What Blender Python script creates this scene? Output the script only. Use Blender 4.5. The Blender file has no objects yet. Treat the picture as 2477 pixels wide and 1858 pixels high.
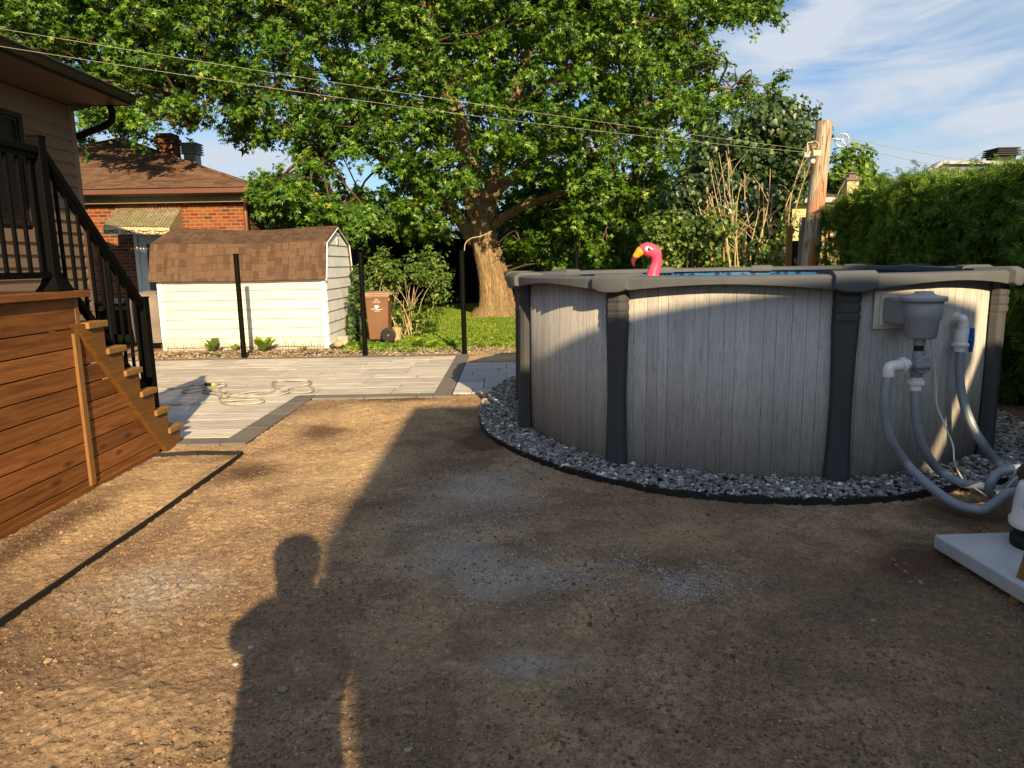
import bpy, bmesh, math, random
import numpy as np
from mathutils import Vector, Matrix, Quaternion
R = math.radians
random.seed(7); rng = np.random.default_rng(7)
scene = bpy.context.scene
col = scene.collection

# ------------------------------------------------------------------ camera
F_PX, CU, CV, HC = 1720.0, 1238.5, 929.0, 1.5
PITCH = math.atan(292 / F_PX); ROLL = .017
sp, cp = math.sin(PITCH), math.cos(PITCH); cr, sr = math.cos(ROLL), math.sin(ROLL)
cam_d = bpy.data.cameras.new('camera'); cam = bpy.data.objects.new('camera', cam_d); col.objects.link(cam)
cam_d.sensor_width = 36; cam_d.lens = 36 * F_PX / 2477; cam_d.clip_start = .05; cam_d.clip_end = 3000
X0 = Vector((1, 0, 0)); U0 = Vector((0, sp, cp)); FW = Vector((0, cp, -sp))
cx_ = X0 * cr - U0 * sr; cy_ = X0 * sr + U0 * cr
m = Matrix((cx_, cy_, -FW)).transposed().to_4x4(); m.translation = Vector((0, 0, HC))
cam.matrix_world = m
scene.camera = cam
scene.render.resolution_x = 1024; scene.render.resolution_y = 768

# ------------------------------------------------------------------ light
AZ = R(14.5); EL = math.atan(.44)
LD = Vector((-math.sin(AZ) * math.cos(EL), math.cos(AZ) * math.cos(EL), -math.sin(EL)))   # direction the light travels
sun_d = bpy.data.lights.new('sun', 'SUN'); sun = bpy.data.objects.new('sun', sun_d); col.objects.link(sun)
sun_d.energy = 4.7; sun_d.angle = R(.53); sun_d.color = (1, .74, .41)
sun.rotation_euler = LD.to_track_quat('-Z', 'Y').to_euler()
w = bpy.data.worlds.new('World'); scene.world = w; w.use_nodes = True
nt = w.node_tree; nt.nodes.clear()
N = nt.nodes.new; L = nt.links.new
sky = N('ShaderNodeTexSky'); sky.sky_type = 'NISHITA'; sky.sun_disc = False
sky.sun_elevation = EL; sky.sun_rotation = math.atan2(-LD.x, -LD.y)
sky.air_density = 1.0; sky.dust_density = 1.3; sky.ozone_density = 3.0
tc = N('ShaderNodeTexCoord'); mp = N('ShaderNodeMapping'); mp.inputs['Rotation'].default_value = (0, .12, .5); mp.inputs['Scale'].default_value = (2.2, 3.0, 11.0)
L(tc.outputs['Generated'], mp.inputs['Vector'])
n1 = N('ShaderNodeTexNoise'); n1.inputs['Scale'].default_value = 1.5; n1.inputs['Detail'].default_value = 9; n1.inputs['Roughness'].default_value = .56; n1.inputs['Distortion'].default_value = .5
L(mp.outputs[0], n1.inputs['Vector'])
rp = N('ShaderNodeValToRGB'); rp.color_ramp.elements[0].position = .42; rp.color_ramp.elements[1].position = .64
L(n1.outputs['Fac'], rp.inputs[0])
mx = N('ShaderNodeMixRGB'); mx.inputs['Color2'].default_value = (4.1, 4.6, 5.4, 1)
tn = N('ShaderNodeMixRGB'); tn.blend_type = 'MULTIPLY'; tn.inputs['Fac'].default_value = 1; tn.inputs['Color2'].default_value = (.86, .96, 1.02, 1); L(sky.outputs[0], tn.inputs['Color1'])
# clouds brightened toward the sun behind the camera, added as unseen fill light
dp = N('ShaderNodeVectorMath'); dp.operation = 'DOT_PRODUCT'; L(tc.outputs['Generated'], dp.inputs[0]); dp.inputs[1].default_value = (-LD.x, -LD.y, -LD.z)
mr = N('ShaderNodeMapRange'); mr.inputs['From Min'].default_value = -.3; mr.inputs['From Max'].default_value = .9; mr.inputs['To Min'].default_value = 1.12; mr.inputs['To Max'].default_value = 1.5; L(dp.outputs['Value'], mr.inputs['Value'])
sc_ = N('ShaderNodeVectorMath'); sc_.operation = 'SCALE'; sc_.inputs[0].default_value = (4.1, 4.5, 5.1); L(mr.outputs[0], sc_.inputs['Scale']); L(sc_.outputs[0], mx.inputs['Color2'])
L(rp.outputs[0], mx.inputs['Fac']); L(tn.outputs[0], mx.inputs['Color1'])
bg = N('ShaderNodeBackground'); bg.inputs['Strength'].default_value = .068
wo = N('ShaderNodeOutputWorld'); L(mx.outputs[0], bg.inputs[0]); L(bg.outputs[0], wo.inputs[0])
vs = scene.view_settings; vs.view_transform = 'Standard'; vs.look = 'None'; vs.gamma = 1; vs.exposure = 1.08
scene.render.engine = 'CYCLES'
scene.cycles.max_bounces = 6; scene.cycles.transparent_max_bounces = 12

# ------------------------------------------------------------------ pixel helpers (2212-wide view of the photo)
K = 2477 / 2212
def ray(u, v):
    a, b = u - CU, v - CV
    return ((a * cr - b * sr) / F_PX, -(a * sr + b * cr) / F_PX * sp + cp, -(a * sr + b * cr) / F_PX * cp - sp)
def at(x, y, Y):
    d = ray(x * K, y * K); t = Y / d[1]; return Vector((d[0] * t, Y, HC + d[2] * t))
def gnd(x, y, z=0.):
    d = ray(x * K, y * K); t = (z - HC) / d[2]; return Vector((d[0] * t, d[1] * t, z))

# ------------------------------------------------------------------ objects
W = {}
def tag(o, label=None, cat=None, group=None, kind=None):
    if label: o['label'] = label
    if cat: o['category'] = cat
    if group: o['group'] = group
    if kind: o['kind'] = kind
    return o
def empty(name, loc, label, cat, group=None):
    o = bpy.data.objects.new(name, None); col.objects.link(o); o.location = loc; o.empty_display_size = .2
    W[o.name] = Vector(loc); return tag(o, label, cat, group)
def place(o, c, parent):
    col.objects.link(o); W[o.name] = Vector(c)
    if parent is not None:
        o.parent = parent; o.location = Vector(c) - W[parent.name]
    else: o.location = c
    return o
def add_uv(me):
    n = len(me.loops)
    if n == 0: return
    co = np.empty(len(me.vertices) * 3); me.vertices.foreach_get('co', co); co = co.reshape(-1, 3)
    li = np.empty(n, dtype=np.int32); me.loops.foreach_get('vertex_index', li)
    nf = len(me.polygons); nr = np.empty(nf * 3); me.polygons.foreach_get('normal', nr); nr = nr.reshape(-1, 3)
    tot = np.empty(nf, dtype=np.int32); me.polygons.foreach_get('loop_total', tot)
    nl = np.repeat(nr, tot, axis=0)
    u = np.stack([-nl[:, 1], nl[:, 0], np.zeros(n)], 1); ln = np.linalg.norm(u, axis=1)
    flat = ln < .05; u[flat] = (1, 0, 0); ln[flat] = 1; u /= ln[:, None]
    v = np.cross(nl, u); p = co[li]
    uv = np.stack([(p * u).sum(1), (p * v).sum(1)], 1)
    lay = me.uv_layers.new(name='UVMap'); lay.data.foreach_set('uv', uv.ravel())
class MB:
    def __init__(s): s.v = []; s.f = []; s.sm = []
    def add(s, vs_, fs, smooth=False):
        o = len(s.v); s.v += [tuple(v) for v in vs_]; s.f += [tuple(i + o for i in f) for f in fs]; s.sm += [smooth] * len(fs); return s
    def box(s, x0, x1, y0, y1, z0, z1):
        return s.add([(x0, y0, z0), (x1, y0, z0), (x1, y1, z0), (x0, y1, z0), (x0, y0, z1), (x1, y0, z1), (x1, y1, z1), (x0, y1, z1)],
                     [(0, 3, 2, 1), (4, 5, 6, 7), (0, 1, 5, 4), (1, 2, 6, 5), (2, 3, 7, 6), (3, 0, 4, 7)])
    def bar(s, a, b, wx, wz, up=(0, 0, 1)):
        a, b = Vector(a), Vector(b); d = (b - a).normalized(); upv = Vector(up)
        if abs(d.dot(upv)) > .99: upv = Vector((0, 1, 0))
        x = d.cross(upv).normalized(); z = x.cross(d)
        vs_ = [p + x * (i * wx / 2) + z * (j * wz / 2) for p in (a, b) for i, j in ((-1, -1), (1, -1), (1, 1), (-1, 1))]
        return s.add(vs_, [(3, 2, 1, 0), (4, 5, 6, 7), (0, 1, 5, 4), (1, 2, 6, 5), (2, 3, 7, 6), (3, 0, 4, 7)])
    def tube(s, pts, r, n=8, cap=True, flat=None, smooth=True):
        pts = [Vector(p) for p in pts]; k = len(pts)
        rs = r if hasattr(r, '__len__') else [r] * k
        vs_ = []; x = None
        for i, p in enumerate(pts):
            d = (pts[min(i + 1, k - 1)] - pts[max(i - 1, 0)]).normalized()
            if x is None:
                x = d.cross(Vector((0, 0, 1)));
                if x.length < .1: x = d.cross(Vector((0, 1, 0)))
            x = (x - d * x.dot(d)).normalized(); y = d.cross(x)
            for j in range(n):
                a = 2 * math.pi * j / n
                q = x * math.cos(a) * rs[i] + y * math.sin(a) * rs[i]
                vs_.append(p + q)
        fs = [(i * n + j, i * n + (j + 1) % n, (i + 1) * n + (j + 1) % n, (i + 1) * n + j) for i in range(k - 1) for j in range(n)]
        s.add(vs_, fs, smooth)
        if cap: s.add(vs_[:n], [tuple(range(n))[::-1]]); s.add(vs_[-n:], [tuple(range(n))])
        return s
    def lathe(s, o, prof, n=24, axis=(0, 0, 1), smooth=True):
        o = Vector(o); ax = Vector(axis).normalized(); x = ax.orthogonal().normalized(); y = ax.cross(x)
        vs_ = [o + ax * h + (x * math.cos(2 * math.pi * j / n) + y * math.sin(2 * math.pi * j / n)) * r for r, h in prof for j in range(n)]
        fs = [(i * n + j, i * n + (j + 1) % n, (i + 1) * n + (j + 1) % n, (i + 1) * n + j) for i in range(len(prof) - 1) for j in range(n)]
        s.add(vs_, fs, smooth)
        if prof[0][0] > 1e-4: s.add(vs_[:n], [tuple(range(n))[::-1]])
        if prof[-1][0] > 1e-4: s.add(vs_[-n:], [tuple(range(n))])
        return s
    def prism(s, poly, lo, hi, ax='x'):
        def mk(a, b, t): return {'x': (t, a, b), 'y': (a, t, b), 'z': (a, b, t)}[ax]
        n = len(poly); vs_ = [mk(a, b, lo) for a, b in poly] + [mk(a, b, hi) for a, b in poly]
        fs = [tuple(range(n)), tuple(range(2 * n - 1, n - 1, -1))] + [(i, i + n, (i + 1) % n + n, (i + 1) % n) for i in range(n)]
        return s.add(vs_, fs)
    def ico(s, c, r, sub=1, jit=.15, sq=(1, 1, 1)):
        b = bmesh.new(); bmesh.ops.create_icosphere(b, subdivisions=sub, radius=1)
        vs_ = [Vector(c) + Vector((v.co.x * sq[0], v.co.y * sq[1], v.co.z * sq[2])) * r * (1 + random.uniform(-jit, jit)) for v in b.verts]
        fs = [tuple(v.index for v in f.verts) for f in b.faces]; b.free(); return s.add(vs_, fs)
    def build(s, name, mat, parent=None, bevel=0, seg=2, sub=0, fix=True):
        me = bpy.data.meshes.new(name); co = np.array(s.v, float)
        c = (co.min(0) + co.max(0)) / 2
        if parent is None: c[2] = co[:, 2].min()
        me.from_pydata((co).tolist(), [], s.f)
        me.polygons.foreach_set('use_smooth', s.sm)
        if fix:
            b = bmesh.new(); b.from_mesh(me); bmesh.ops.recalc_face_normals(b, faces=b.faces); b.to_mesh(me); b.free()
        add_uv(me)
        me.transform(Matrix.Translation(-Vector(c)))
        me.materials.append(mat)
        o = bpy.data.objects.new(name, me); place(o, c, parent)
        if bevel:
            md = o.modifiers.new('bevel', 'BEVEL'); md.width = bevel; md.segments = seg; md.limit_method = 'ANGLE'; md.angle_limit = R(35)
        if sub:
            md = o.modifiers.new('sub', 'SUBSURF'); md.levels = md.render_levels = sub
        return o
def npmesh(name, V, Fc, mat, parent=None, smooth=False):
    """V (n,3) , Fc (m,k) uniform faces"""
    V = np.asarray(V, float); Fc = np.asarray(Fc, np.int32)
    c = (V.min(0) + V.max(0)) / 2
    if parent is None: c[2] = V[:, 2].min()
    V = V - c; k = Fc.shape[1]; me = bpy.data.meshes.new(name)
    me.vertices.add(len(V)); me.vertices.foreach_set('co', V.ravel())
    me.loops.add(Fc.size); me.loops.foreach_set('vertex_index', Fc.ravel())
    me.polygons.add(len(Fc)); me.polygons.foreach_set('loop_start', np.arange(0, Fc.size, k, dtype=np.int32))
    me.polygons.foreach_set('loop_total', np.full(len(Fc), k, np.int32))
    me.polygons.foreach_set('use_smooth', np.full(len(Fc), smooth))
    me.update(calc_edges=True); me.materials.append(mat)
    o = bpy.data.objects.new(name, me); return place(o, c, parent)
def copy_tree(o, parent=None):
    c = o.copy(); col.objects.link(c)
    if parent is not None: c.parent = parent
    for ch in [x for x in bpy.data.objects if x.parent == o]: copy_tree(ch, c)
    return c
def spline(pts, n=8, closed=False):
    P = [np.array(p, float) for p in pts]; out = []; k = len(P)
    for i in range(k if closed else k - 1):
        if closed: a, b, c, d = P[(i - 1) % k], P[i], P[(i + 1) % k], P[(i + 2) % k]
        else: a, b, c, d = P[max(i - 1, 0)], P[i], P[i + 1], P[min(i + 2, k - 1)]
        for j in range(n):
            t = j / n; out.append(.5 * ((2 * b) + (-a + c) * t + (2 * a - 5 * b + 4 * c - d) * t * t + (-a + 3 * b - 3 * c + d) * t ** 3))
    if not closed: out.append(P[-1])
    return out
def vnoise(x, y, s=0):
    xi = np.floor(x).astype(np.int64); yi = np.floor(y).astype(np.int64); fx = x - xi; fy = y - yi
    fx = fx * fx * (3 - 2 * fx); fy = fy * fy * (3 - 2 * fy)
    def h(a, b):
        n = (a * 374761393 + b * 668265263 + s * 144665) & 0x7fffffff
        n = ((n ^ (n >> 13)) * 1274126177) & 0x7fffffff
        return ((n ^ (n >> 16)) & 0xffff) / 65535.
    return (h(xi, yi) * (1 - fx) + h(xi + 1, yi) * fx) * (1 - fy) + (h(xi, yi + 1) * (1 - fx) + h(xi + 1, yi + 1) * fx) * fy
def fbm(x, y, o=4, s=0):
    r = 0; a = .5
    for i in range(o): r = r + a * vnoise(x, y, s + i); x = x * 2.03; y = y * 2.03; a *= .5
    return r

# ------------------------------------------------------------------ materials
def srgb(r, g, b): return tuple((c / 12.92 if c <= .04045 else ((c + .055) / 1.055) ** 2.4) for c in (r / 255, g / 255, b / 255)) + (1,)
class NT:
    def __init__(s, name, rough=.6, spec=.4, metal=0):
        s.m = bpy.data.materials.new(name); s.m.use_nodes = True; s.t = s.m.node_tree; s.b = s.t.nodes['Principled BSDF']
        s.b.inputs['Roughness'].default_value = rough; s.b.inputs['Specular IOR Level'].default_value = spec; s.b.inputs['Metallic'].default_value = metal
    def n(s, t, **kw):
        o = s.t.nodes.new('ShaderNode' + t)
        for k, v in kw.items():
            if hasattr(o, k): setattr(o, k, v)
            else: o.inputs[k.replace('_', ' ')].default_value = v
        return o
    def l(s, a, b): s.t.links.new(a, b)
    def coord(s, kind='Object', scale=(1, 1, 1), rot=(0, 0, 0)):
        if kind == 'World': a = s.n('NewGeometry').outputs['Position']
        else: a = s.n('TexCoord').outputs[kind]
        mp_ = s.n('Mapping'); mp_.inputs['Scale'].default_value = scale; mp_.inputs['Rotation'].default_value = rot; s.l(a, mp_.inputs[0]); return mp_.outputs[0]
    def noise(s, c, scale, detail=5, rough=.55, dist=0):
        o = s.n('TexNoise'); o.inputs['Scale'].default_value = scale; o.inputs['Detail'].default_value = detail; o.inputs['Roughness'].default_value = rough; o.inputs['Distortion'].default_value = dist
        if c is not None: s.l(c, o.inputs['Vector'])
        return o.outputs['Fac']
    def ramp(s, f, stops, interp='LINEAR'):
        o = s.n('ValToRGB'); cr_ = o.color_ramp; cr_.interpolation = interp
        while len(cr_.elements) < len(stops): cr_.elements.new(.5)
        for e, (p, c) in zip(cr_.elements, stops):
            e.position = p; e.color = c if len(c) == 4 else tuple(c) + (1,)
        s.l(f, o.inputs[0]); return o.outputs[0]
    def mix(s, a, b, f, mode='MIX'):
        o = s.n('MixRGB', blend_type=mode)
        for i, x in ((1, a), (2, b), (0, f)):
            if hasattr(x, 'is_linked'): s.l(x, o.inputs[i])
            else: o.inputs[i].default_value = x
        return o.outputs[0]
    def math(s, op, a, b=0.):
        o = s.n('Math', operation=op)
        for i, x in ((0, a), (1, b)):
            if hasattr(x, 'is_linked'): s.l(x, o.inputs[i])
            else: o.inputs[i].default_value = x
        return o.outputs[0]
    def island(s): return s.n('NewGeometry').outputs['Random Per Island']
    def color(s, c):
        if hasattr(c, 'is_linked'): s.l(c, s.b.inputs['Base Color'])
        else: s.b.inputs['Base Color'].default_value = c if len(c) == 4 else tuple(c) + (1,)
        return s
    def bump(s, h, strength=.4, dist=.01):
        o = s.n('Bump'); o.inputs['Strength'].default_value = strength; o.inputs['Distance'].default_value = dist; s.l(h, o.inputs['Height']); s.l(o.outputs[0], s.b.inputs['Normal']); return s
    def rough(s, f): s.l(f, s.b.inputs['Roughness']); return s
def plain(name, c, rough=.5, spec=.4, metal=0, var=.12, scale=6, bump=.1, bscale=60):
    t = NT(name, rough, spec, metal); co = t.coord('Object'); c = tuple(c[:3])
    a = t.noise(co, scale, 6, .6)
    t.color(t.ramp(a, [(.3, tuple(x * (1 - var) for x in c)), (.7, tuple(min(1, x * (1 + var)) for x in c))]))
    if bump: t.bump(t.noise(co, bscale, 3), bump, .003)
    return t.m

M = {}
def dirt_mat():
    t = NT('dirt', .95, .15); P = t.coord('World')
    big = t.noise(P, .55, 6, .6, .4); mid = t.noise(P, 2.6, 7, .65, .3); fine = t.noise(P, 26, 6, .7); grit = t.noise(P, 120, 3, .7)
    c = t.ramp(big, [(.34, (.22, .145, .088)), (.45, (.34, .23, .14)), (.56, (.50, .35, .205)), (.70, (.37, .25, .15))])
    c = t.mix(c, (.19, .13, .09, 1), t.ramp(mid, [(.46, (0, 0, 0)), (.60, (.6, .6, .6))]))
    c = t.mix(c, t.ramp(fine, [(.3, (.6, .58, .55)), (.7, (1.35, 1.36, 1.38))]), .8, 'MULTIPLY')
    f2 = t.noise(P, 85, 7, .8); c = t.mix(c, t.ramp(f2, [(.36, (.30, .28, .26)), (.47, (.95, .95, .95)), (.6, (1.2, 1.2, 1.2)), (.68, (1.9, 1.9, 1.9))]), 1., 'MULTIPLY')
    # places: grey stone dust, damp dark soil, pale dry sand
    sx = t.n('SeparateXYZ'); t.l(P, sx.inputs[0])
    wob = t.math('SUBTRACT', t.noise(P, 1.7, 6, .7, .5), .5)
    def spot(px, py, rx, ry, soft=.5, ang=0):
        ca, sa = math.cos(ang), math.sin(ang)
        dx = t.math('SUBTRACT', sx.outputs[0], px); dy = t.math('SUBTRACT', sx.outputs[1], py)
        a = t.math('ADD', t.math('MULTIPLY', dx, ca / rx), t.math('MULTIPLY', dy, sa / rx)); b = t.math('ADD', t.math('MULTIPLY', dx, -sa / ry), t.math('MULTIPLY', dy, ca / ry))
        d = t.math('SQRT', t.math('ADD', t.math('MULTIPLY', a, a), t.math('MULTIPLY', b, b)))
        d = t.math('ADD', d, t.math('MULTIPLY', wob, 2.2))
        return t.ramp(d, [(soft, (1, 1, 1)), (1.0, (0, 0, 0))])
    def blend(c, colr, spots, amt, speck=None):
        f = None
        for s_ in spots:
            m_ = spot(*s_); f = m_ if f is None else t.math('MAXIMUM', f, m_)
        if speck is not None: f = t.math('MULTIPLY', f, speck)
        return t.mix(c, colr, t.math('MULTIPLY', f, amt))
    c = blend(c, (.60, .44, .25, 1), [(-1.5, 6.7, .9, 1.2, .3), (-2.5, 4.4, .35, 1.3, .3), (.9, 3.75, .7, .3, .0, .2), (-1.2, 5.2, .5, .7, .3), (-.2, 11.4, .9, .6, .4)], .6, t.ramp(mid, [(.35, (.3, .3, .3)), (.5, (1, 1, 1))]))
    c = blend(c, (.08, .043, .027, 1), [(-1.75, 6.4, .32, .55, .3, .3), (-.25, 5.9, .45, .9, .3), (-2.0, 5.1, .35, .3, .2), (-2.75, 3.9, .22, 1.2, .3), (2.1, 3.4, .45, .4, .3), (-1.2, 7.95, .9, .22, .2), (-5, 12.6, 3.0, .5, .5), (2.9, 4.0, .9, .35, .4)], .8)
    sp_ = t.ramp(t.noise(P, 62, 6, .85), [(.44, (.08, .08, .08)), (.54, (1, 1, 1))])
    c = blend(c, (.50, .48, .45, 1), [(-.15, 4.55, .55, .75, .1, -.5), (-.35, 3.55, .35, .45, .1), (.35, 3.35, .30, .12, .1), (-.05, 3.25, .55, .22, .1), (.05, 2.5, .25, .12, .1), (-1.7, 3.2, .4, .5, .1), (.75, 3.15, .22, .14, 0)], .8, sp_)
    c = t.mix(c, (.5, .45, .38, 1), t.ramp(grit, [(.66, (0, 0, 0)), (.72, (.8, .8, .8))]))
    t.color(c); t.bump(t.mix(f2, fine, .35), 1., .022); return t.m
M['dirt'] = dirt_mat()
def island_mat(name, stops, rough=.8, spec=.3, bump=.3, bs=60, nscale=12, namt=.35, interp='LINEAR'):
    t = NT(name, rough, spec); c = t.ramp(t.island(), stops, interp); P = t.coord('World')
    n = t.noise(P, nscale, 5, .6)
    c = t.mix(c, t.ramp(n, [(.3, (1 - namt,) * 3), (.7, (1 + namt,) * 3)]), 1., 'MULTIPLY'); t.color(c)
    if bump: t.bump(t.noise(P, bs, 4), bump, .004)
    return t.m
M['pebble'] = island_mat('pebble', [(0, (.16, .11, .08)), (.4, (.28, .21, .14)), (.75, (.36, .29, .2)), (.93, (.40, .38, .34)), (1, (.65, .6, .54))])
M['clod'] = island_mat('clod', [(0, (.10, .06, .038)), (.5, (.20, .13, .078)), (1, (.32, .22, .13))], .95, .1)
M['gravel'] = island_mat('gravel', [(0, (.11, .11, .108)), (.45, (.235, .232, .225)), (.80, (.35, .345, .33)), (.90, (.25, .23, .2)), (.93, (.6, .6, .58)), (1, (.75, .75, .72))], .75, .35)
def paver_mat(name, a, b):
    t = NT(name, .8, .25); P = t.coord('World', (1.1, 7, 1)); r = t.island()
    st = t.noise(P, 2.2, 6, .6, 1.0)
    c = t.ramp(st, [(.32, b), (.6, a)]); c = t.mix(c, t.ramp(r, [(0, (.82, .82, .82)), (1, (1.12, 1.12, 1.12))]), 1., 'MULTIPLY')
    t.color(c); t.bump(t.noise(t.coord('World'), 60, 5), .25, .004); return t.m
M['paver'] = paver_mat('paver', (.56, .53, .48), (.34, .32, .29))
M['paver_dark'] = paver_mat('paver_dark', (.165, .155, .145), (.12, .112, .105))
def wood_mat(name, cols, axis='y', knots=True, rough=.6, gs=1.0):
    t = NT(name, rough, .3); r = t.island()
    sc = {'y': (9, .55, 9), 'x': (.55, 9, 9), 'z': (9, 9, .55)}[axis]
    cb = t.n('CombineXYZ'); t.l(t.math('MULTIPLY', r, 37.), cb.inputs[0]); t.l(t.math('MULTIPLY', r, 53.), cb.inputs[1]); t.l(t.math('MULTIPLY', r, 19.), cb.inputs[2])
    va = t.n('VectorMath', operation='ADD'); t.l(t.coord('World', sc), va.inputs[0]); t.l(cb.outputs[0], va.inputs[1])
    g = t.noise(va.outputs[0], 2.4 * gs, 7, .62, 1.6); g2 = t.noise(va.outputs[0], 16 * gs, 3, .6, .6)
    c = t.ramp(g, [(.3, cols[0]), (.5, cols[1]), (.72, cols[2])])
    c = t.mix(c, t.ramp(r, [(0, (.66, .66, .66)), (1, (1.28, 1.28, 1.28))]), 1., 'MULTIPLY')
    c = t.mix(c, t.ramp(g2, [(.35, (.8, .8, .8)), (.65, (1.12, 1.12, 1.12))]), .8, 'MULTIPLY')
    if knots:
        sk = {'y': (5, 1.6, 5), 'x': (1.6, 5, 5), 'z': (5, 5, 1.6)}[axis]
        v2 = t.n('VectorMath', operation='ADD'); t.l(t.coord('World', sk), v2.inputs[0]); t.l(cb.outputs[0], v2.inputs[1])
        vo = t.n('TexVoronoi'); vo.inputs['Scale'].default_value = 1.25; t.l(v2.outputs[0], vo.inputs['Vector'])
        c = t.mix(c, cols[3], t.ramp(vo.outputs['Distance'], [(.05, (.9, .9, .9)), (.16, (0, 0, 0))]))
    t.color(c); t.bump(g2, .25, .003); return t.m
STAIN = [(.11, .038, .010), (.20, .076, .019), (.29, .12, .032), (.06, .02, .007, 1)]
def add_screws(m):
    t = NT.__new__(NT); t.m = m; t.t = m.node_tree; t.b = t.t.nodes['Principled BSDF']
    src = t.b.inputs['Base Color'].links[0].from_socket; sx = t.n('SeparateXYZ'); t.l(t.n('NewGeometry').outputs['Position'], sx.inputs[0])
    fy = t.math('MULTIPLY', t.math('ABSOLUTE', t.math('SUBTRACT', t.math('FRACT', t.math('MULTIPLY', t.math('ADD', sx.outputs[1], .06), 1 / .405)), .5)), .405)
    fz = t.math('FRACT', t.math('MULTIPLY', t.math('SUBTRACT', 1.118, sx.outputs[2]), 1 / .13))
    dz = t.math('MULTIPLY', t.math('SUBTRACT', t.math('ABSOLUTE', t.math('SUBTRACT', fz, .5)), .27), .13)
    d = t.math('SQRT', t.math('ADD', t.math('MULTIPLY', fy, fy), t.math('MULTIPLY', dz, dz)))
    c = t.mix(src, (.012, .008, .005, 1), t.ramp(t.math('MULTIPLY', d, 60.), [(.20, (.9, .9, .9)), (.30, (0, 0, 0))])); t.color(c); return m
M['deck_wood'] = wood_mat('deck_wood', STAIN, 'y'); M['skirt_wood'] = add_screws(wood_mat('skirt_wood', STAIN, 'y'))
M['deck_wood_v'] = wood_mat('deck_wood_v', [(.18, .08, .025), (.26, .13, .045), (.33, .18, .07), (.10, .04, .015, 1)], 'z')
M['tread_wood'] = wood_mat('tread_wood', [(.20, .10, .028), (.29, .155, .045), (.36, .21, .065), (.2, .1, .03, 1)], 'x', False)
M['stringer_wood'] = wood_mat('stringer_wood', [(.13, .055, .015), (.19, .085, .022), (.25, .12, .034), (.12, .05, .015, 1)], 'y', False, .55)
M['grey_wood'] = wood_mat('grey_wood', [(.12, .095, .075), (.24, .2, .16), (.34, .29, .23), (.08, .06, .05, 1)], 'z')
M['pole_wood'] = None
def pole_mat():
    t = NT('pole_wood', .85, .2); P = t.coord('World', (14, 14, .6)); g = t.noise(P, 2.4, 6, .65, 1.2)
    c = t.ramp(g, [(.36, (.08, .058, .04)), (.44, (.26, .21, .15)), (.55, (.42, .36, .265)), (.7, (.50, .44, .34))])
    rb = t.noise(t.coord('World', (6, 6, .8)), 1.2, 4, .6, .6)
    sx = t.n('SeparateXYZ'); t.l(t.coord('World'), sx.inputs[0])
    low = t.ramp(t.math('MULTIPLY', sx.outputs[2], .25), [(.40, (1, 1, 1)), (.74, (.25, .25, .25)), (.82, (0, 0, 0))])
    c = t.mix(c, (.42, .13, .035, 1), t.math('MULTIPLY', low, t.ramp(rb, [(.48, (0, 0, 0)), (.58, (.85, .85, .85))])))
    moss = t.ramp(t.math('MULTIPLY', sx.outputs[2], .25), [(.90, (0, 0, 0)), (.945, (.7, .7, .7))])
    c = t.mix(c, (.22, .2, .04, 1), moss)
    t.color(c); t.bump(g, .8, .02); return t.m
M['pole_wood'] = pole_mat()
def pool_wall_mat():
    t = NT('pool_wall', .8, .15); uv = t.coord('UV'); sx = t.n('SeparateXYZ'); t.l(uv, sx.inputs[0])
    u = t.math('MULTIPLY', sx.outputs[0], 11.5)
    warp = t.n('TexNoise', noise_dimensions='1D'); warp.inputs['Scale'].default_value = .7; t.l(u, warp.inputs['W'])
    uw = t.math('ADD', u, t.math('MULTIPLY', warp.outputs['Fac'], .55))
    fl = t.math('FLOOR', uw); fr = t.math('FRACT', uw)
    wn = t.n('TexWhiteNoise', noise_dimensions='1D'); t.l(fl, wn.inputs['W'])
    cb = t.n('CombineXYZ'); t.l(t.math('ADD', t.math('MULTIPLY', uw, 2.0), t.math('MULTIPLY', wn.outputs['Value'], 40)), cb.inputs[0]); t.l(t.math('MULTIPLY', sx.outputs[1], 1.1), cb.inputs[1]); t.l(t.math('MULTIPLY', wn.outputs['Value'], 91), cb.inputs[2])
    g = t.noise(cb.outputs[0], 1.6, 5, .6, 1.8); g2 = t.noise(cb.outputs[0], 9, 4, .65, .6)
    c = t.ramp(g, [(.3, (.37, .365, .355)), (.5, (.44, .435, .425)), (.7, (.50, .495, .485))])
    c = t.mix(c, t.ramp(g2, [(.36, (.62, .62, .62)), (.45, (.98, .98, .98)), (.7, (1.06, 1.06, 1.06))]), 1., 'MULTIPLY')
    c = t.mix(c, t.ramp(wn.outputs['Value'], [(0, (.90, .90, .90)), (1, (1.06, 1.06, 1.06))]), 1., 'MULTIPLY')
    c = t.mix(c, (.06, .055, .05, 1), t.ramp(fr, [(0, (.75, .75, .75)), (.03, (.55, .55, .55)), (.05, (0, 0, 0)), (1, (0, 0, 0))]))
    mud = t.math('MULTIPLY', t.ramp(sx.outputs[1], [(.0, (1, 1, 1)), (.16, (0, 0, 0))]), t.ramp(t.noise(uv, 24, 6, .75), [(.46, (0, 0, 0)), (.6, (.6, .6, .6))]))
    c = t.mix(c, (.16, .12, .085, 1), mud)
    t.color(c)
    return t.m
M['pool_wall'] = pool_wall_mat()
M['rim'] = plain('rim', (.088, .098, .112), .72, .2, var=.08, bump=.15, bscale=180)
M['post_grey'] = plain('post_grey', (.055, .058, .064), .75, .15, var=.05, bump=.08, bscale=200)
M['liner'] = NT('liner', .4).color((.005, .03, .13)).m
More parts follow.
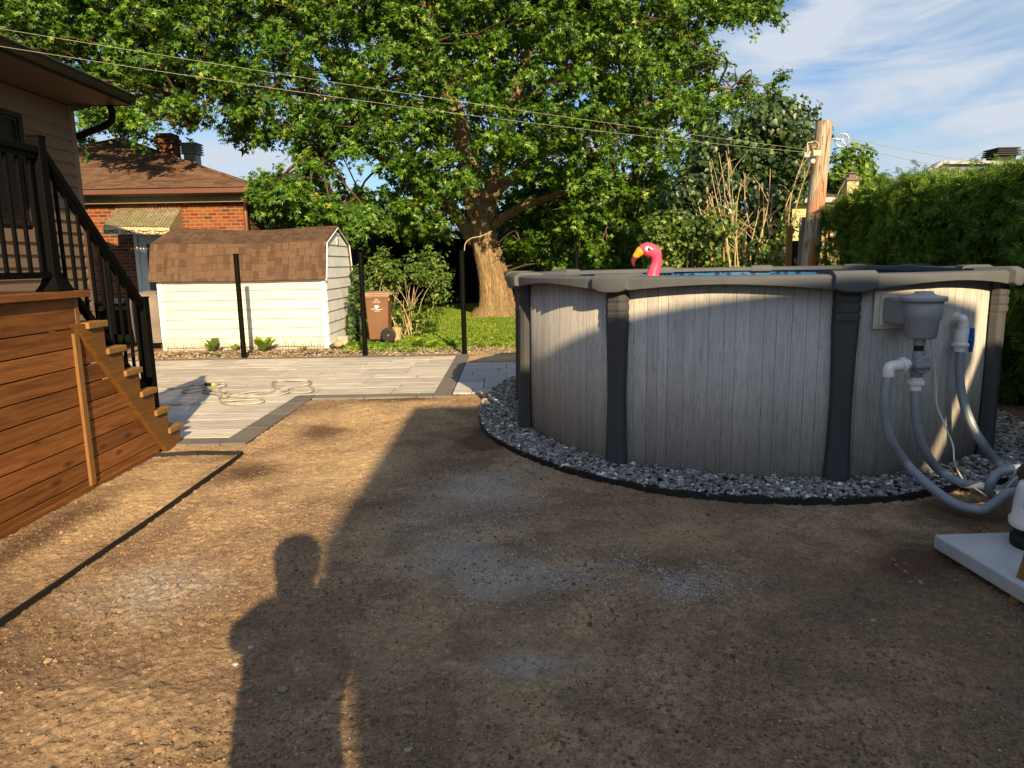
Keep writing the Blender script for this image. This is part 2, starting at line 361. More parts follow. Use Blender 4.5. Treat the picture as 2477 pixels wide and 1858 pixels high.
def liner():
    t = NT('pool_liner', .35); v = t.n('TexVoronoi'); v.inputs['Scale'].default_value = 14; t.l(t.coord('World'), v.inputs['Vector'])
    t.color(t.ramp(v.outputs['Distance'], [(.1, (.004, .012, .04)), (.45, (.008, .04, .14)), (.6, (.02, .12, .3))])); return t.m
M['liner'] = liner()
def water():
    t = NT('water', .04, .6); t.color((.006, .035, .10)); t.bump(t.noise(t.coord('World'), 9, 5, .6), .35, .03); return t.m
M['water'] = water()
def siding(name, c, var=.1): return plain(name, c, .55, .35, var=var, scale=1.3, bump=.05, bscale=90)
M['brown_siding'] = siding('brown_siding', (.14, .10, .072))
M['white_siding'] = siding('white_siding', (.60, .59, .52), .05)
M['white_old_skylit'] = plain('white_old_skylit', (.74, .76, .77), .6, .3, var=.12, scale=3.5, bump=.1)  # old white, brightened and cooled in colour for the gable's shaded side
M['black'] = plain('black_metal', (.0022, .0022, .0022), .6, .08, var=.1, bump=.05)
M['black_matte'] = plain('black_plastic', (.013, .013, .014), .6, .3, var=.2, bump=.15)
M['dark_brown'] = plain('dark_brown_metal', (.014, .010, .009), .4, .3, var=.08)
M['soffit'] = plain('brown_soffit', (.06, .035, .025), .5, .4, var=.08)
M['glass'] = NT('window_glass', .03, .9).color((.02, .028, .03)).m
M['white_trim'] = plain('white_trim', (.78, .77, .74), .45, .4, var=.03)
M['copper_trim'] = plain('copper_trim', (.13, .058, .04), .4, .4, var=.06)
M['tan_trim'] = plain('tan_trim', (.24, .19, .13), .5, .3)
def brick_mat(name, stops, mortar, w=.21, h=.072, ms=.009):
    t = NT(name, .85, .2); b = t.n('TexBrick'); uv = t.coord('UV'); t.l(uv, b.inputs['Vector'])
    b.inputs['Color1'].default_value = (0, 0, 0, 1); b.inputs['Color2'].default_value = (1, 1, 1, 1); b.inputs['Mortar'].default_value = (.5, .5, .5, 1)
    b.inputs['Scale'].default_value = 1; b.inputs['Brick Width'].default_value = w; b.inputs['Row Height'].default_value = h; b.inputs['Mortar Size'].default_value = ms; b.inputs['Mortar Smooth'].default_value = .15
    c = t.ramp(b.outputs['Color'], stops, 'CONSTANT'); c = t.mix(c, t.ramp(t.noise(uv, 30, 5, .7), [(.3, (.75, .75, .75)), (.7, (1.2, 1.2, 1.2))]), 1., 'MULTIPLY')
    c = t.mix(c, mortar, b.outputs['Fac']); t.color(c)
    inv = t.math('SUBTRACT', 1., b.outputs['Fac']); t.bump(inv, .5, .008); return t.m
M['brick'] = brick_mat('orange_brick', [(0, (.07, .035, .026)), (.15, (.20, .05, .013)), (.42, (.25, .073, .018)), (.62, (.17, .025, .011)), (.78, (.22, .06, .016)), (.93, (.11, .05, .026))], (.21, .15, .09, 1), .23, .085, .012)
M['yellow_brick'] = brick_mat('yellow_brick', [(0, (.5, .4, .22)), (.5, (.58, .48, .28))], (.25, .22, .17, 1), .26, .1, .012)
def shingle_mat(name, cols, w=.17, h=.14, line=.30):
    t = NT(name, .95, .15); uv = t.coord('UV'); b = t.n('TexBrick', offset=.37, offset_frequency=2, squash=1.25, squash_frequency=2); t.l(uv, b.inputs['Vector'])
    b.inputs['Color1'].default_value = (0, 0, 0, 1); b.inputs['Color2'].default_value = (1, 1, 1, 1); b.inputs['Mortar'].default_value = (.4, .4, .4, 1)
    b.inputs['Scale'].default_value = 1; b.inputs['Brick Width'].default_value = w; b.inputs['Row Height'].default_value = h; b.inputs['Mortar Size'].default_value = .004; b.inputs['Mortar Smooth'].default_value = .3
    c = t.ramp(b.outputs['Color'], cols); c = t.mix(c, t.ramp(t.noise(uv, 160, 3, .8), [(.3, (.7, .7, .7)), (.7, (1.3, 1.3, 1.3))]), 1., 'MULTIPLY')
    c = t.mix(c, t.ramp(t.noise(uv, 1.2, 4), [(.3, (.88, .88, .88)), (.7, (1.1, 1.1, 1.1))]), 1., 'MULTIPLY')
    c = t.mix(c, (.035, .022, .016, 1), t.math('MULTIPLY', b.outputs['Fac'], .5))
    t.color(c); t.bump(t.math('SUBTRACT', 1., b.outputs['Fac']), .6, .006); return t.m
SH = [(0, (.078, .047, .032)), (.3, (.084, .051, .035)), (.42, (.108, .067, .046)), (1, (.12, .075, .051))]
M['shingle'] = shingle_mat('brown_shingle', SH, .13, .14)
M['shingle_far'] = shingle_mat('brown_shingle_far', [(0, (.085, .05, .035)), (.4, (.13, .077, .052)), (1, (.17, .10, .068))], .26, .13)
M['shingle_grey'] = shingle_mat('grey_shingle', [(0, (.05, .05, .055)), (1, (.12, .12, .13))], .3, .14)
def bark_mat(name, a, b, c_, sc=(9, 9, 1.1), bd=.06):
    t = NT(name, .95, .1); P = t.coord('World', sc); g = t.noise(P, 1.9, 8, .7, 1.2)
    v = t.n('TexVoronoi', feature='DISTANCE_TO_EDGE'); v.inputs['Scale'].default_value = 2.2; t.l(P, v.inputs['Vector'])
    h = t.mix(t.ramp(v.outputs['Distance'], [(0, (0, 0, 0)), (.3, (1, 1, 1))]), g, .78)
    t.color(t.ramp(h, [(.22, a), (.5, b), (.8, c_)])); t.bump(h, 1., bd); return t.m
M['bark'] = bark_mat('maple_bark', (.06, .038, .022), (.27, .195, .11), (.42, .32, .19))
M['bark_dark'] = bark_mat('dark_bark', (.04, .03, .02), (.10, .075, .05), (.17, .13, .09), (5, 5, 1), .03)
M['stem'] = plain('bare_stem', (.40, .31, .19), .8, .2, var=.3, scale=10)
def leaf_mat(name, stops, trans=.35, rough=.42, spec=.45):
    t = NT(name, rough, spec); c = t.ramp(t.island(), stops)
    P = t.coord('World'); c = t.mix(c, t.ramp(t.noise(P, .9, 3), [(.3, (.78, .84, .8)), (.7, (1.25, 1.15, 1.0))]), 1., 'MULTIPLY')
    t.color(c)
    tr = t.n('BsdfTranslucent'); tcol = t.mix(c, (1.5, 1.25, .35, 1), 1., 'MULTIPLY'); t.l(tcol, tr.inputs['Color'])
    ms = t.n('MixShader'); ms.inputs[0].default_value = trans; t.l(t.b.outputs[0], ms.inputs[1]); t.l(tr.outputs[0], ms.inputs[2])
    out = [n for n in t.t.nodes if n.type == 'OUTPUT_MATERIAL'][0]; t.l(ms.outputs[0], out.inputs[0]); return t.m
M['maple'] = leaf_mat('maple_leaf', [(0, (.018, .055, .004)), (.35, (.038, .11, .006)), (.7, (.075, .18, .010)), (.96, (.14, .25, .016)), (1, (.28, .30, .05))], .20, .38, .45)
M['maple_far'] = leaf_mat('maple_leaf_far', [(0, (.05, .11, .012)), (.5, (.085, .18, .018)), (1, (.16, .27, .035))], .35)
M['vine'] = leaf_mat('vine_leaf', [(0, (.016, .038, .012)), (.5, (.028, .062, .017)), (.9, (.045, .09, .022)), (1, (.12, .2, .035))], .12)
M['shrub'] = leaf_mat('shrub_leaf', [(0, (.03, .075, .012)), (.5, (.07, .145, .02)), (.85, (.14, .22, .035)), (1, (.30, .34, .07))], .3)
M['cedar'] = leaf_mat('cedar_spray', [(0, (.04, .10, .014)), (.5, (.08, .175, .022)), (.85, (.17, .30, .03)), (1, (.32, .42, .04))], .42, .55, .3)
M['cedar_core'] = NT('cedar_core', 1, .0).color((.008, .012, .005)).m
M['shaded_hedge'] = leaf_mat('shaded_hedge_leaf', [(0, (.006, .012, .005)), (1, (.02, .035, .010))], .1, .7, .1)  # the maple's shade is put into this near-black leaf colour
M['grass'] = leaf_mat('grass_blade', [(0, (.09, .17, .02)), (.5, (.16, .27, .03)), (.9, (.26, .36, .06)), (1, (.4, .38, .12))], .35, .6, .2)
M['weed'] = leaf_mat('weed_leaf', [(0, (.10, .2, .02)), (1, (.24, .38, .05))], .35)
M['conifer'] = leaf_mat('conifer_leaf', [(0, (.03, .06, .02)), (1, (.08, .13, .04))], .15)
def lawn_mat():
    t = NT('lawn', .95, .1); P = t.coord('World'); n = t.noise(P, 1.3, 6, .7, .4)
    t.color(t.ramp(n, [(.3, (.05, .085, .012)), (.55, (.09, .135, .02)), (.66, (.17, .12, .06))])); t.bump(t.noise(P, 40, 4), .8, .03); return t.m
M['lawn'] = lawn_mat()

# ================================================================== SETTING
def grid(name, x0, x1, y0, y1, step, zf, mat, kind='structure'):
    nx = int((x1 - x0) / step) + 1; ny = int((y1 - y0) / step) + 1
    xs = np.linspace(x0, x1, nx); ys = np.linspace(y0, y1, ny); XX, YY = np.meshgrid(xs, ys)
    Z = zf(XX, YY); V = np.stack([XX.ravel(), YY.ravel(), Z.ravel()], 1)
    i = (np.arange(ny - 1)[:, None] * nx + np.arange(nx - 1)[None]).ravel()
    return tag(npmesh(name, V, np.stack([i, i + 1, i + nx + 1, i + nx], 1), mat, None, True), kind=kind)
# far ground reaching the horizon, with an opening for the fine near sheet
gx0, gx1, gy0, gy1 = -3.6, 4.6, .4, 12.6
b = MB(); Z0 = -.03
for (a, c_, d, e) in ((-900, 900, -900, gy0), (-900, 900, gy1, 1500), (-900, gx0, gy0, gy1), (gx1, 900, gy0, gy1)):
    b.add([(a, d, Z0), (c_, d, Z0), (c_, e, Z0), (a, e, Z0)], [(0, 1, 2, 3)])
b.build('far_ground', M['lawn'], fix=False); tag(bpy.data.objects['far_ground'], kind='structure')
def zg(x, y):
    e = np.minimum(np.minimum(x - gx0, gx1 - x), np.minimum(y - gy0, gy1 - y)); e = np.clip(e / .3, 0, 1)
    d = fbm(x * 1.1, y * 1.1, 3, 1) * .03 + fbm(x * 7, y * 7, 3, 5) * .012 + fbm(x * 26, y * 26, 3, 9) * .012 + np.maximum(fbm(x * 42, y * 42, 2, 12) - .36, 0) * .034 + fbm(x * 75, y * 75, 2, 15) * .009
    d -= .032
    d += .004 * np.sin((x * .8 - y * .55) * 38 + fbm(x * 2, y * 2, 2, 88) * 9) * np.clip(fbm(x * .9, y * .9, 2, 90) * 4 - 1.6, 0, 1)
    for fx_, fy_, fa in ((-.9, 5.3, .3), (-.6, 4.7, .3), (.3, 3.9, -.5), (1.1, 3.3, -.2), (1.6, 3.0, .2), (-1.6, 3.5, .1), (-1.75, 2.9, .2), (.7, 2.4, .4), (-1.3, 6.1, .5)):
        u_ = (x - fx_) * math.cos(fa) + (y - fy_) * math.sin(fa); v_ = -(x - fx_) * math.sin(fa) + (y - fy_) * math.cos(fa)
        rr_ = np.sqrt((u_ / .05) ** 2 + (v_ / .135) ** 2); d -= .009 * np.clip(1.25 - rr_, 0, 1) * np.clip(2.0 * (1.25 - rr_), 0, 1) - .004 * np.exp(-((rr_ - 1.35) / .2) ** 2)
    tr = np.exp(-((y - 4.2 - (x + .3) * 1.9) / .06) ** 2) * ((x > -1.0) & (x < .35)) * .007     # a faint wheel track
    pat = (np.clip((-.72 - x) / .05, 0, 1) * np.clip((y - 8.01) / .05, 0, 1)) ; pat2 = np.clip((-2.31 - x) / .04, 0, 1) * np.clip((y - 5.95) / .04, 0, 1)
    pat3 = np.clip((y - 8.2) / .05, 0, 1) * np.clip((.6 - x) / .1, 0, 1)* np.clip((10.78 - y) / .05, 0, 1)
    m_ = np.clip(pat + pat2 + pat3, 0, 1)
    return (d - tr) * (1 - m_) - .02 * m_ - (1 - e) * .012
grid('soil', gx0, gx1, gy0, 1.4, .05, zg, M['dirt']); grid('soil', gx0, gx1, 4.4, 8.2, .014, zg, M['dirt'])
grid('soil', -3.0, 3.4, 1.4, 4.4, .0085, zg, M['dirt']); grid('soil', gx0, -3.0, 1.4, 4.4, .03, zg, M['dirt']); grid('soil', 3.4, gx1, 1.4, 4.4, .03, zg, M['dirt']); grid('soil', gx0, gx1, 8.2, gy1, .05, zg, M['dirt'])
tag(MB().add([(-14, .4, -.012), (gx0, .4, -.012), (gx0, 14.6, -.012), (-14, 14.6, -.012)], [(0, 1, 2, 3)]).build('soil', M['dirt'], fix=False), kind='structure')
tag(MB().add([(gx1, -3, -.014), (9, -3, -.014), (9, 14.6, -.014), (gx1, 14.6, -.014)], [(0, 1, 2, 3)]).build('soil', M['dirt'], fix=False), kind='structure')
tag(MB().add([(gx0, 12.6, -.016), (gx1, 12.6, -.016), (gx1, 13.0, -.016), (gx0, 13.0, -.016)], [(0, 1, 2, 3)]).build('soil', M['dirt'], fix=False), kind='structure')
tag(MB().add([(gx0, -6, -.02), (gx1, -6, -.02), (gx1, .4, -.02), (gx0, .4, -.02)], [(0, 1, 2, 3)]).build('soil', M['dirt'], fix=False), kind='structure')
# patio slabs
def slabs(name, x0, x1, y0, y1, rows, lens, mat, z=.017, alongx=True, excl=None):
    b = MB(); y = y0
    while y < y1 - .02:
        h = min(random.choice(rows), y1 - y)
        if y1 - (y + h) < .12: h = y1 - y
        x = x0 - random.random() * .3
        while x < x1 - .02:
            l_ = random.choice(lens); a, c_ = max(x, x0), min(x + l_, x1)
            if x1 - c_ < .15: c_ = x1; l_ = x1 - x + .01
            g_ = .005; dz = random.uniform(-.0012, .0012)
            if c_ - a > .03: b.box(a + g_, c_ - g_, y + g_, y + h - g_, -.03, z + dz)
            x += l_
        y += h
    o = b.build(name, mat, bevel=.003, seg=1); return tag(o, kind='structure')
PY = [.3, .3, .45, .6]; PL = [.45, .6, .75, .9]
slabs('patio', -8.2, -.91, 8.22, 11.6, PY, PL, M['paver']); slabs('patio', -8.2, -2.52, 6.16, 8.22, PY, PL, M['paver'])
slabs('patio_path', -.70, .35, 8.2, 10.76, [.3, .3, .45], PL, paver_mat('paver_grey', (.46, .46, .45), (.33, .33, .33)), z=.013)
b = MB()
for (x0, x1, y0, y1) in ((-2.295, -.91, 8.0, 8.215), (-8.2, -.91, 11.605, 11.80), (-8.2, -2.515, 5.94, 6.155)):
    x = x0
    while x < x1 - .01:
        e = min(x + .6, x1); b.box(x + .003, e - .003, y0, y1, -.03, .017); x += .6
for (x0, x1, y0, y1) in ((-.905, -.705, 8.0, 11.8), (-2.512, -2.30, 5.94, 8.215)):
    y = y0
    while y < y1 - .01:
        e = min(y + .6, y1); b.box(x0, x1, y + .003, e - .003, -.03, .0175); y += .6
tag(b.build('patio_border', M['paver_dark'], bevel=.003, seg=1), kind='structure')
M['joint'] = plain('joint_sand', (.07, .06, .05), .95, .1)
tag(MB().box(-8.2, -2.3, 5.96, 8.2, -.03, .004).build('patio_joint_sand', M['joint']), kind='structure')
tag(MB().box(-8.2, -.705, 8.2, 11.78, -.03, .0045).build('patio_joint_sand', M['joint']), kind='structure')

def stones(n, ptf, s0, s1, flat, mat, name, kind='stuff', label=None, cat=None):
    b = bmesh.new(); bmesh.ops.create_icosphere(b, subdivisions=1, radius=1)
    T = np.array([v.co[:] for v in b.verts]); Fc = np.array([[v.index for v in f.verts] for f in b.faces]); b.free()
    C = ptf(n); n = len(C); S = np.exp(rng.uniform(math.log(s0), math.log(s1), n))
    J = 1 + rng.uniform(-.28, .28, (n, 12, 1)); V = T[None] * J
    V = V * np.stack([np.ones(n), rng.uniform(.55, 1, n), rng.uniform(.35, .8, n) * flat], 1)[:, None]
    a = rng.uniform(0, 2 * math.pi, n); t1 = rng.normal(0, .35, n)
    c1, s1_ = np.cos(t1)[:, None], np.sin(t1)[:, None]; y, z = V[..., 1] * c1 - V[..., 2] * s1_, V[..., 1] * s1_ + V[..., 2] * c1
    ca, sa = np.cos(a)[:, None], np.sin(a)[:, None]; x = V[..., 0]
    V = np.stack([x * ca - y * sa, x * sa + y * ca, z], -1) * S[:, None, None] + C[:, None]
    FF = (Fc[None] + (np.arange(n) * 12)[:, None, None]).reshape(-1, 3)
    return tag(npmesh(name, V.reshape(-1, 3), FF, mat), label, cat, kind=kind)
def dirtpts(n):
    y = 1.5 + 6.5 * rng.random(n) ** 2.0; x = rng.uniform(-3.0, 3.6, n)
    d = fbm(x * 1.5, y * 1.5, 3, 33); keep = rng.random(n) < np.clip((d - .25) * 2.6, .1, 1)
    x, y = x[keep], y[keep]
    ok = ~((y > 5.9) & (x < -2.25)) & ~((y > 7.9) & (x < .4)) & ~in_gravel(x, y)
    x, y = x[ok], y[ok]
    return np.stack([x, y, zg(x, y) + .001], 1)

# ================================================================== POOL
PPOST = [(.114, 6.245), (.755, 5.056), (2.147, 4.556), (3.494, 5.11), (4.16, 6.42), (4.50, 7.95), (4.45, 9.15), (3.42, 9.85), (1.98, 9.55), (.66, 8.75), (.10, 7.55)]
PC = np.mean(np.array(PPOST), 0)
LOOP = np.array(spline(PPOST, 12, True)); NL_ = len(LOOP)
def offs(loop, d):
    t = np.roll(loop, -1, 0) - np.roll(loop, 1, 0); t /= np.linalg.norm(t, axis=1)[:, None]; n = np.stack([t[:, 1], -t[:, 0]], 1)
    c = loop.mean(0); s_ = np.sign(((loop - c) * n).sum(1).mean()); return loop + n * s_ * d, n * s_, t
WALL, NRM, TAN = offs(LOOP, -.045)
GR = list(offs(LOOP, .40)[0][::6])
meas = [(-.005, 9.11), (-.31, 7.64), (-.265, 6.33), (.078, 5.436), (.61, 4.74), (1.156, 4.37), (1.70, 4.23), (2.27, 4.22), (2.80, 4.40), (3.5, 4.68), (4.2, 5.45), (4.62, 6.5), (4.95, 7.9), (4.9, 9.5), (3.8, 10.4), (1.9, 10.15), (.5, 9.75)]
GRL = np.array(spline(meas, 8, True))
def inpoly(x, y, P):
    r = np.zeros(x.shape, bool); j = len(P) - 1
    for i in range(len(P)):
        c = ((P[i][1] > y) != (P[j][1] > y)) & (x < (P[j][0] - P[i][0]) * (y - P[i][1]) / (P[j][1] - P[i][1] + 1e-12) + P[i][0]); r ^= c; j = i
    return r
def in_gravel(x, y): return inpoly(x, y, GRL)
pool = empty('swimming_pool', (PC[0], PC[1], 0), 'grey wood-look above ground pool with dark posts standing on a gravel bed', 'pool')
ZR = 1.40
# wall
V = []; Fc = []; acc = 0; U = []
for i in range(NL_ + 1):
    p = WALL[i % NL_]
    if i: acc += float(np.linalg.norm(WALL[i % NL_] - WALL[i - 1]))
    U.append(acc); V += [(p[0], p[1], .0), (p[0], p[1], 1.36)]
for i in range(NL_): Fc.append((2 * i, 2 * i + 2, 2 * i + 3, 2 * i + 1))
me = bpy.data.meshes.new('wall'); me.from_pydata([(x - PC[0], y - PC[1], z) for x, y, z in V], [], Fc)
lay = me.uv_layers.new(name='UVMap')
for f in me.polygons:
    for li in f.loop_indices:
        vi = me.loops[li].vertex_index; lay.data[li].uv = (U[vi // 2], V[vi][2])
    f.use_smooth = True
me.materials.append(M['pool_wall']); o = bpy.data.objects.new('wall', me); col.objects.link(o); o.parent = pool; W[o.name] = Vector((PC[0], PC[1], 0))
md = o.modifiers.new('s', 'SOLIDIFY'); md.thickness = .012; md.offset = 0
inner = offs(LOOP, -.07)[0]
b = MB(); n_ = NL_
b.add([(p[0], p[1], .3) for p in inner] + [(p[0], p[1], 1.35) for p in inner], [(i, (i + 1) % n_, (i + 1) % n_ + n_, i + n_) for i in range(n_)], True); b.build('liner', M['liner'], pool, fix=False)
b = MB(); b.add([(p[0], p[1], 1.24) for p in inner], [tuple(range(n_))]); b.build('water_surface', M['water'], pool, fix=False)
# top rails, one per panel
outl = offs(LOOP, .085)[0]; inl = offs(LOOP, -.12)[0]; outb = offs(LOOP, .06)[0]
for k in range(11):
    b = MB(); rows = []; seg = range(k * 12, k * 12 + 13)
    for q, i in enumerate(seg):
        i %= NL_; s_ = (abs(q - 6) / 6) ** 1.6; h = .045 + .055 * s_
        A, B_, C_ = outl[i], inl[i], outb[i]; mid = (A + B_) / 2; a2 = A + (B_ - A) * .12
        rows.append([(A[0], A[1], ZR - .018), (a2[0], a2[1], ZR - .004), (mid[0], mid[1], ZR), (B_[0], B_[1], ZR - .008), (B_[0], B_[1], ZR - .05), (mid[0], mid[1], ZR - .055), (C_[0], C_[1], ZR - .05 - 0 * h), (C_[0], C_[1], ZR - h - .012), (A[0] * .9 + C_[0] * .1, A[1] * .9 + C_[1] * .1, ZR - h - .012)])
    n = 9; vs_ = [v for r_ in rows for v in r_]
    b.add(vs_, [(i * n + j, i * n + (j + 1) % n, (i + 1) * n + (j + 1) % n, (i + 1) * n + j) for i in range(12) for j in range(n)])
    b.add(rows[0], [tuple(range(n))]); b.add(rows[-1], [tuple(range(n))[::-1]])
    b.build('top_rail', M['rim'], pool, bevel=.006)
# posts and caps
def frame_at(i):
    p = LOOP[i % NL_]; nn = NRM[i % NL_]; tt = TAN[i % NL_]; return Vector((p[0], p[1], 0)), Vector((nn[0], nn[1], 0)).normalized(), Vector((tt[0], tt[1], 0)).normalized()
for k in range(11):
    p, nn, tt = frame_at(k * 12)
    b = MB(); ring = []
    zs = [0, .25, .55, .85, 1.08, 1.10, 1.105, 1.135, 1.14, 1.155, 1.16, 1.20, 1.205, 1.22, 1.225, 1.265, 1.27, 1.33]
    for z in zs:
        wd = .083 - .02 * math.sin(min(z / 1.1, 1) * math.pi) * .9 if z < 1.1 else .078
        dp = .055 - .012 * (z / 1.1) if z < 1.1 else .048
        if z in (1.105, 1.135, 1.16, 1.20, 1.225, 1.265): wd += .004; dp += .006
        prof = [(-wd, -.03), (-wd, dp * .45), (-wd * .55, dp), (wd * .55, dp), (wd, dp * .45), (wd, -.03)]
        ring.append([p + tt * a + nn * c_ + Vector((0, 0, z)) for a, c_ in prof])
    n = 6; vs_ = [v for r_ in ring for v in r_]
    b.add(vs_, [(i * n + j, i * n + (j + 1) % n, (i + 1) * n + (j + 1) % n, (i + 1) * n + j) for i in range(len(zs) - 1) for j in range(n)])
    b.add(ring[0], [tuple(range(n))]); b.add(ring[-1], [tuple(range(n))])
    b.build('post', M['post_grey'], pool, bevel=.004)
    b = MB(); secs = []
    for q in range(9):
        a = (q / 8 - .5) * 2; L_ = .135; out = .118 + .012 * (1 - a * a); bul = 1 - .25 * abs(a) ** 3
        top = ZR + .018
        prof = [(-.135, ZR - .06), (-.135, top - .01), (-.09, top), (.08 * bul, top + .002), (out - .035, top - .006), (out, top - .03), (out - .004, ZR - .102 * bul - .01), (out - .03, ZR - .105 * bul - .012), (.06, ZR - .09)]
        secs.append([p + tt * (a * L_) + nn * x + Vector((0, 0, z)) for x, z in prof])
    n = 9; vs_ = [v for r_ in secs for v in r_]
    b.add(vs_, [(i * n + j, i * n + (j + 1) % n, (i + 1) * n + (j + 1) % n, (i + 1) * n + j) for i in range(8) for j in range(n)], True)
    b.add(secs[0], [tuple(range(n))]); b.add(secs[-1], [tuple(range(n))])
    b.build('rail_cap', M['rim'], pool, bevel=.008)
# gravel bed and its edging
b = MB(); b.add([(p[0], p[1], .015) for p in GRL], [tuple(range(len(GRL)))]); tag(b.build('gravel_base', M['black_matte'], fix=False), kind='structure')
def gravpts(n):
    x = rng.uniform(-.5, 5.2, n); y = rng.uniform(4.0, 10.5, n); core = offs(LOOP, -.10)[0]
    ok = in_gravel(x, y) & ~inpoly(x, y, core); x, y = x[ok], y[ok]
    return np.stack([x, y, .025 + rng.random(len(x)) * .03], 1)
stones(80000, gravpts, .011, .025, .9, M['gravel'], 'gravel', 'stuff', 'grey river gravel laid in a ring around the pool', 'gravel')
ed = [(p[0], p[1]) for p in GRL]; b = MB(); n = len(ed); o1 = offs(GRL, .012)[0]; i1 = offs(GRL, -.006)[0]
vs_ = []
for i in range(n):
    dz = .004 * math.sin(i * 1.3)
    vs_ += [(o1[i][0], o1[i][1], -.03), (o1[i][0], o1[i][1], .032 + dz), (i1[i][0], i1[i][1], .032 + dz), (i1[i][0], i1[i][1], -.03)]
b.add(vs_, [(i * 4 + j, ((i + 1) % n) * 4 + j, ((i + 1) % n) * 4 + (j + 1) % 4, i * 4 + (j + 1) % 4) for i in range(n) for j in range(4)])
o3 = offs(GRL, .004)[0]
b.tube([(p[0], p[1], .034 + .004 * math.sin(i * 1.3)) for i, p in enumerate(o3)] + [(o3[0][0], o3[0][1], .034)], .0075, 8)
tag(b.build('landscape_edging', M['black_matte']), 'curved black plastic edging holding the gravel around the pool', 'edging')
stones(110000, dirtpts, .0018, .009, .8, M['clod'], 'soil_crumbs', 'stuff', 'crumbs of brown soil scattered over the bare yard', 'soil crumbs')
stones(900, dirtpts, .009, .020, .8, M['clod'], 'soil_clods', 'stuff', 'larger clods of soil lying on the bare yard', 'soil clods')
stones(9000, dirtpts, .0014, .0055, .8, M['pebble'], 'pebbles', 'stuff', 'small pale pebbles scattered over the bare yard', 'pebbles')
def straw(n):
    P = dirtpts(n * 2)[:n]; k = len(P); a = rng.uniform(0, math.pi, k); l_ = rng.uniform(.004, .015, k); w_ = rng.uniform(.0005, .0010, k)
    d = np.stack([np.cos(a), np.sin(a), np.zeros(k)], 1) * l_[:, None]; q = np.stack([-np.sin(a), np.cos(a), np.zeros(k)], 1) * w_[:, None]; P[:, 2] += .006
    u_ = np.array([0, 0, 1.]) * w_[:, None]
    V = np.stack([P - d - q, P - d + q, P + d + q, P + d - q, P - d + u_ * 2, P + d + u_ * 2], 1).reshape(-1, 3); base_ = (np.arange(k) * 6)[:, None]
    F_ = np.concatenate([base_ + np.array([0, 3, 5, 4]), base_ + np.array([1, 4, 5, 2]), base_ + np.array([0, 1, 2, 3])])
    tag(npmesh('straw_bits', V, F_, M['clod']), 'short bits of dry straw and twig scattered over the bare soil', 'straw', kind='stuff')
straw(1400)
def dustpts(n):
    P = []
    for cx0, cy0, ax_, ay_, ww in ((-.15, 4.55, .45, .6, .4), (-.3, 3.6, .3, .4, .25), (.35, 3.35, .3, .14, .15), (.75, 3.15, .2, .12, .12), (.05, 2.6, .4, .2, .03)):
        k = int(n * ww); x = cx0 + rng.normal(0, ax_, k); y = cy0 + rng.normal(0, ay_, k); keep = fbm(x * 5, y * 5, 3, 61) > .44; P.append(np.stack([x[keep], y[keep]], 1))
    P = np.concatenate(P); P = P[~in_gravel(P[:, 0], P[:, 1])]; return np.stack([P[:, 0], P[:, 1], zg(P[:, 0], P[:, 1]) + .001], 1)
stones(16000, dustpts, .0015, .0055, .8, island_mat('stone_chips', [(0, (.22, .22, .22)), (.6, (.40, .40, .39)), (1, (.62, .61, .58))]), 'stone_chips', 'stuff', 'pale grey stone dust and chips spilled over the middle of the yard', 'stone chips')
# straight edging in front of the deck
b = MB(); pts = [(-2.20, y, .026 + .005 * math.sin(y * 3)) for y in np.arange(.6, 5.65, .25)]
for q, (xx, zz) in enumerate(((0, 0),)):
    b.tube([(x + .012 * math.sin(y * 1.7), y, z) for x, y, z in pts], .0065, 8)
    for i in range(len(pts) - 1): b.bar((pts[i][0] + .012 * math.sin(pts[i][1] * 1.7), pts[i][1], .015), (pts[i + 1][0] + .012 * math.sin(pts[i + 1][1] * 1.7), pts[i + 1][1], .015), .008, .03)
for a, c_ in (((-2.2, 5.62), (-2.6, 5.66)), ((-2.6, 5.66), (-2.92, 5.60))):
    b.bar((a[0], a[1], .01), (c_[0], c_[1], .01), .008, .03); b.tube([(a[0], a[1], .024), (c_[0], c_[1], .024)], .0065, 8)
tag(b.build('landscape_edging', M['black_matte']), 'straight black edging strip sunk in the dry soil alongside the wooden deck', 'edging')

# ------------------------------------------------------------------ plumbing on the pool
wdir = Vector((.925, .38, 0)).normalized(); wn = Vector((wdir.y, -wdir.x, 0)); wp = Vector((2.147, 4.556, 0)) - wn * .045
def q6(x, y, off):        # point on a plane parallel to the pool panel, `off` metres in front of it
    d = Vector(ray(1900 + x * .458, 640 + y * .458)); c = Vector((0, 0, HC)); o_ = wp + wn * off
    return c + d * ((o_ - c).dot(wn) / d.dot(wn))
M['pvc_grey'] = plain('grey_plastic', (.27, .28, .30), .38, .45, var=.06, bump=.03)
M['pvc_white'] = plain('white_plastic', (.74, .74, .73), .32, .5, var=.04, bump=.03)
M['bisque'] = plain('skimmer_flange', (.60, .57, .50), .4, .4, var=.04)
def hose_mat():
    t = NT('flex_hose', .28, .5); t.color((.20, .235, .27)); w_ = t.n('TexWave', wave_type='BANDS', bands_direction='X'); w_.inputs['Scale'].default_value = 60; t.l(t.coord('UV'), w_.inputs[0])
    return t.m
M['hose'] = plain('flex_hose', (.25, .29, .33), .28, .5, var=.12, scale=9, bump=.02)
M['blue'] = plain('blue_plastic', (.01, .09, .42), .35, .5, var=.05)
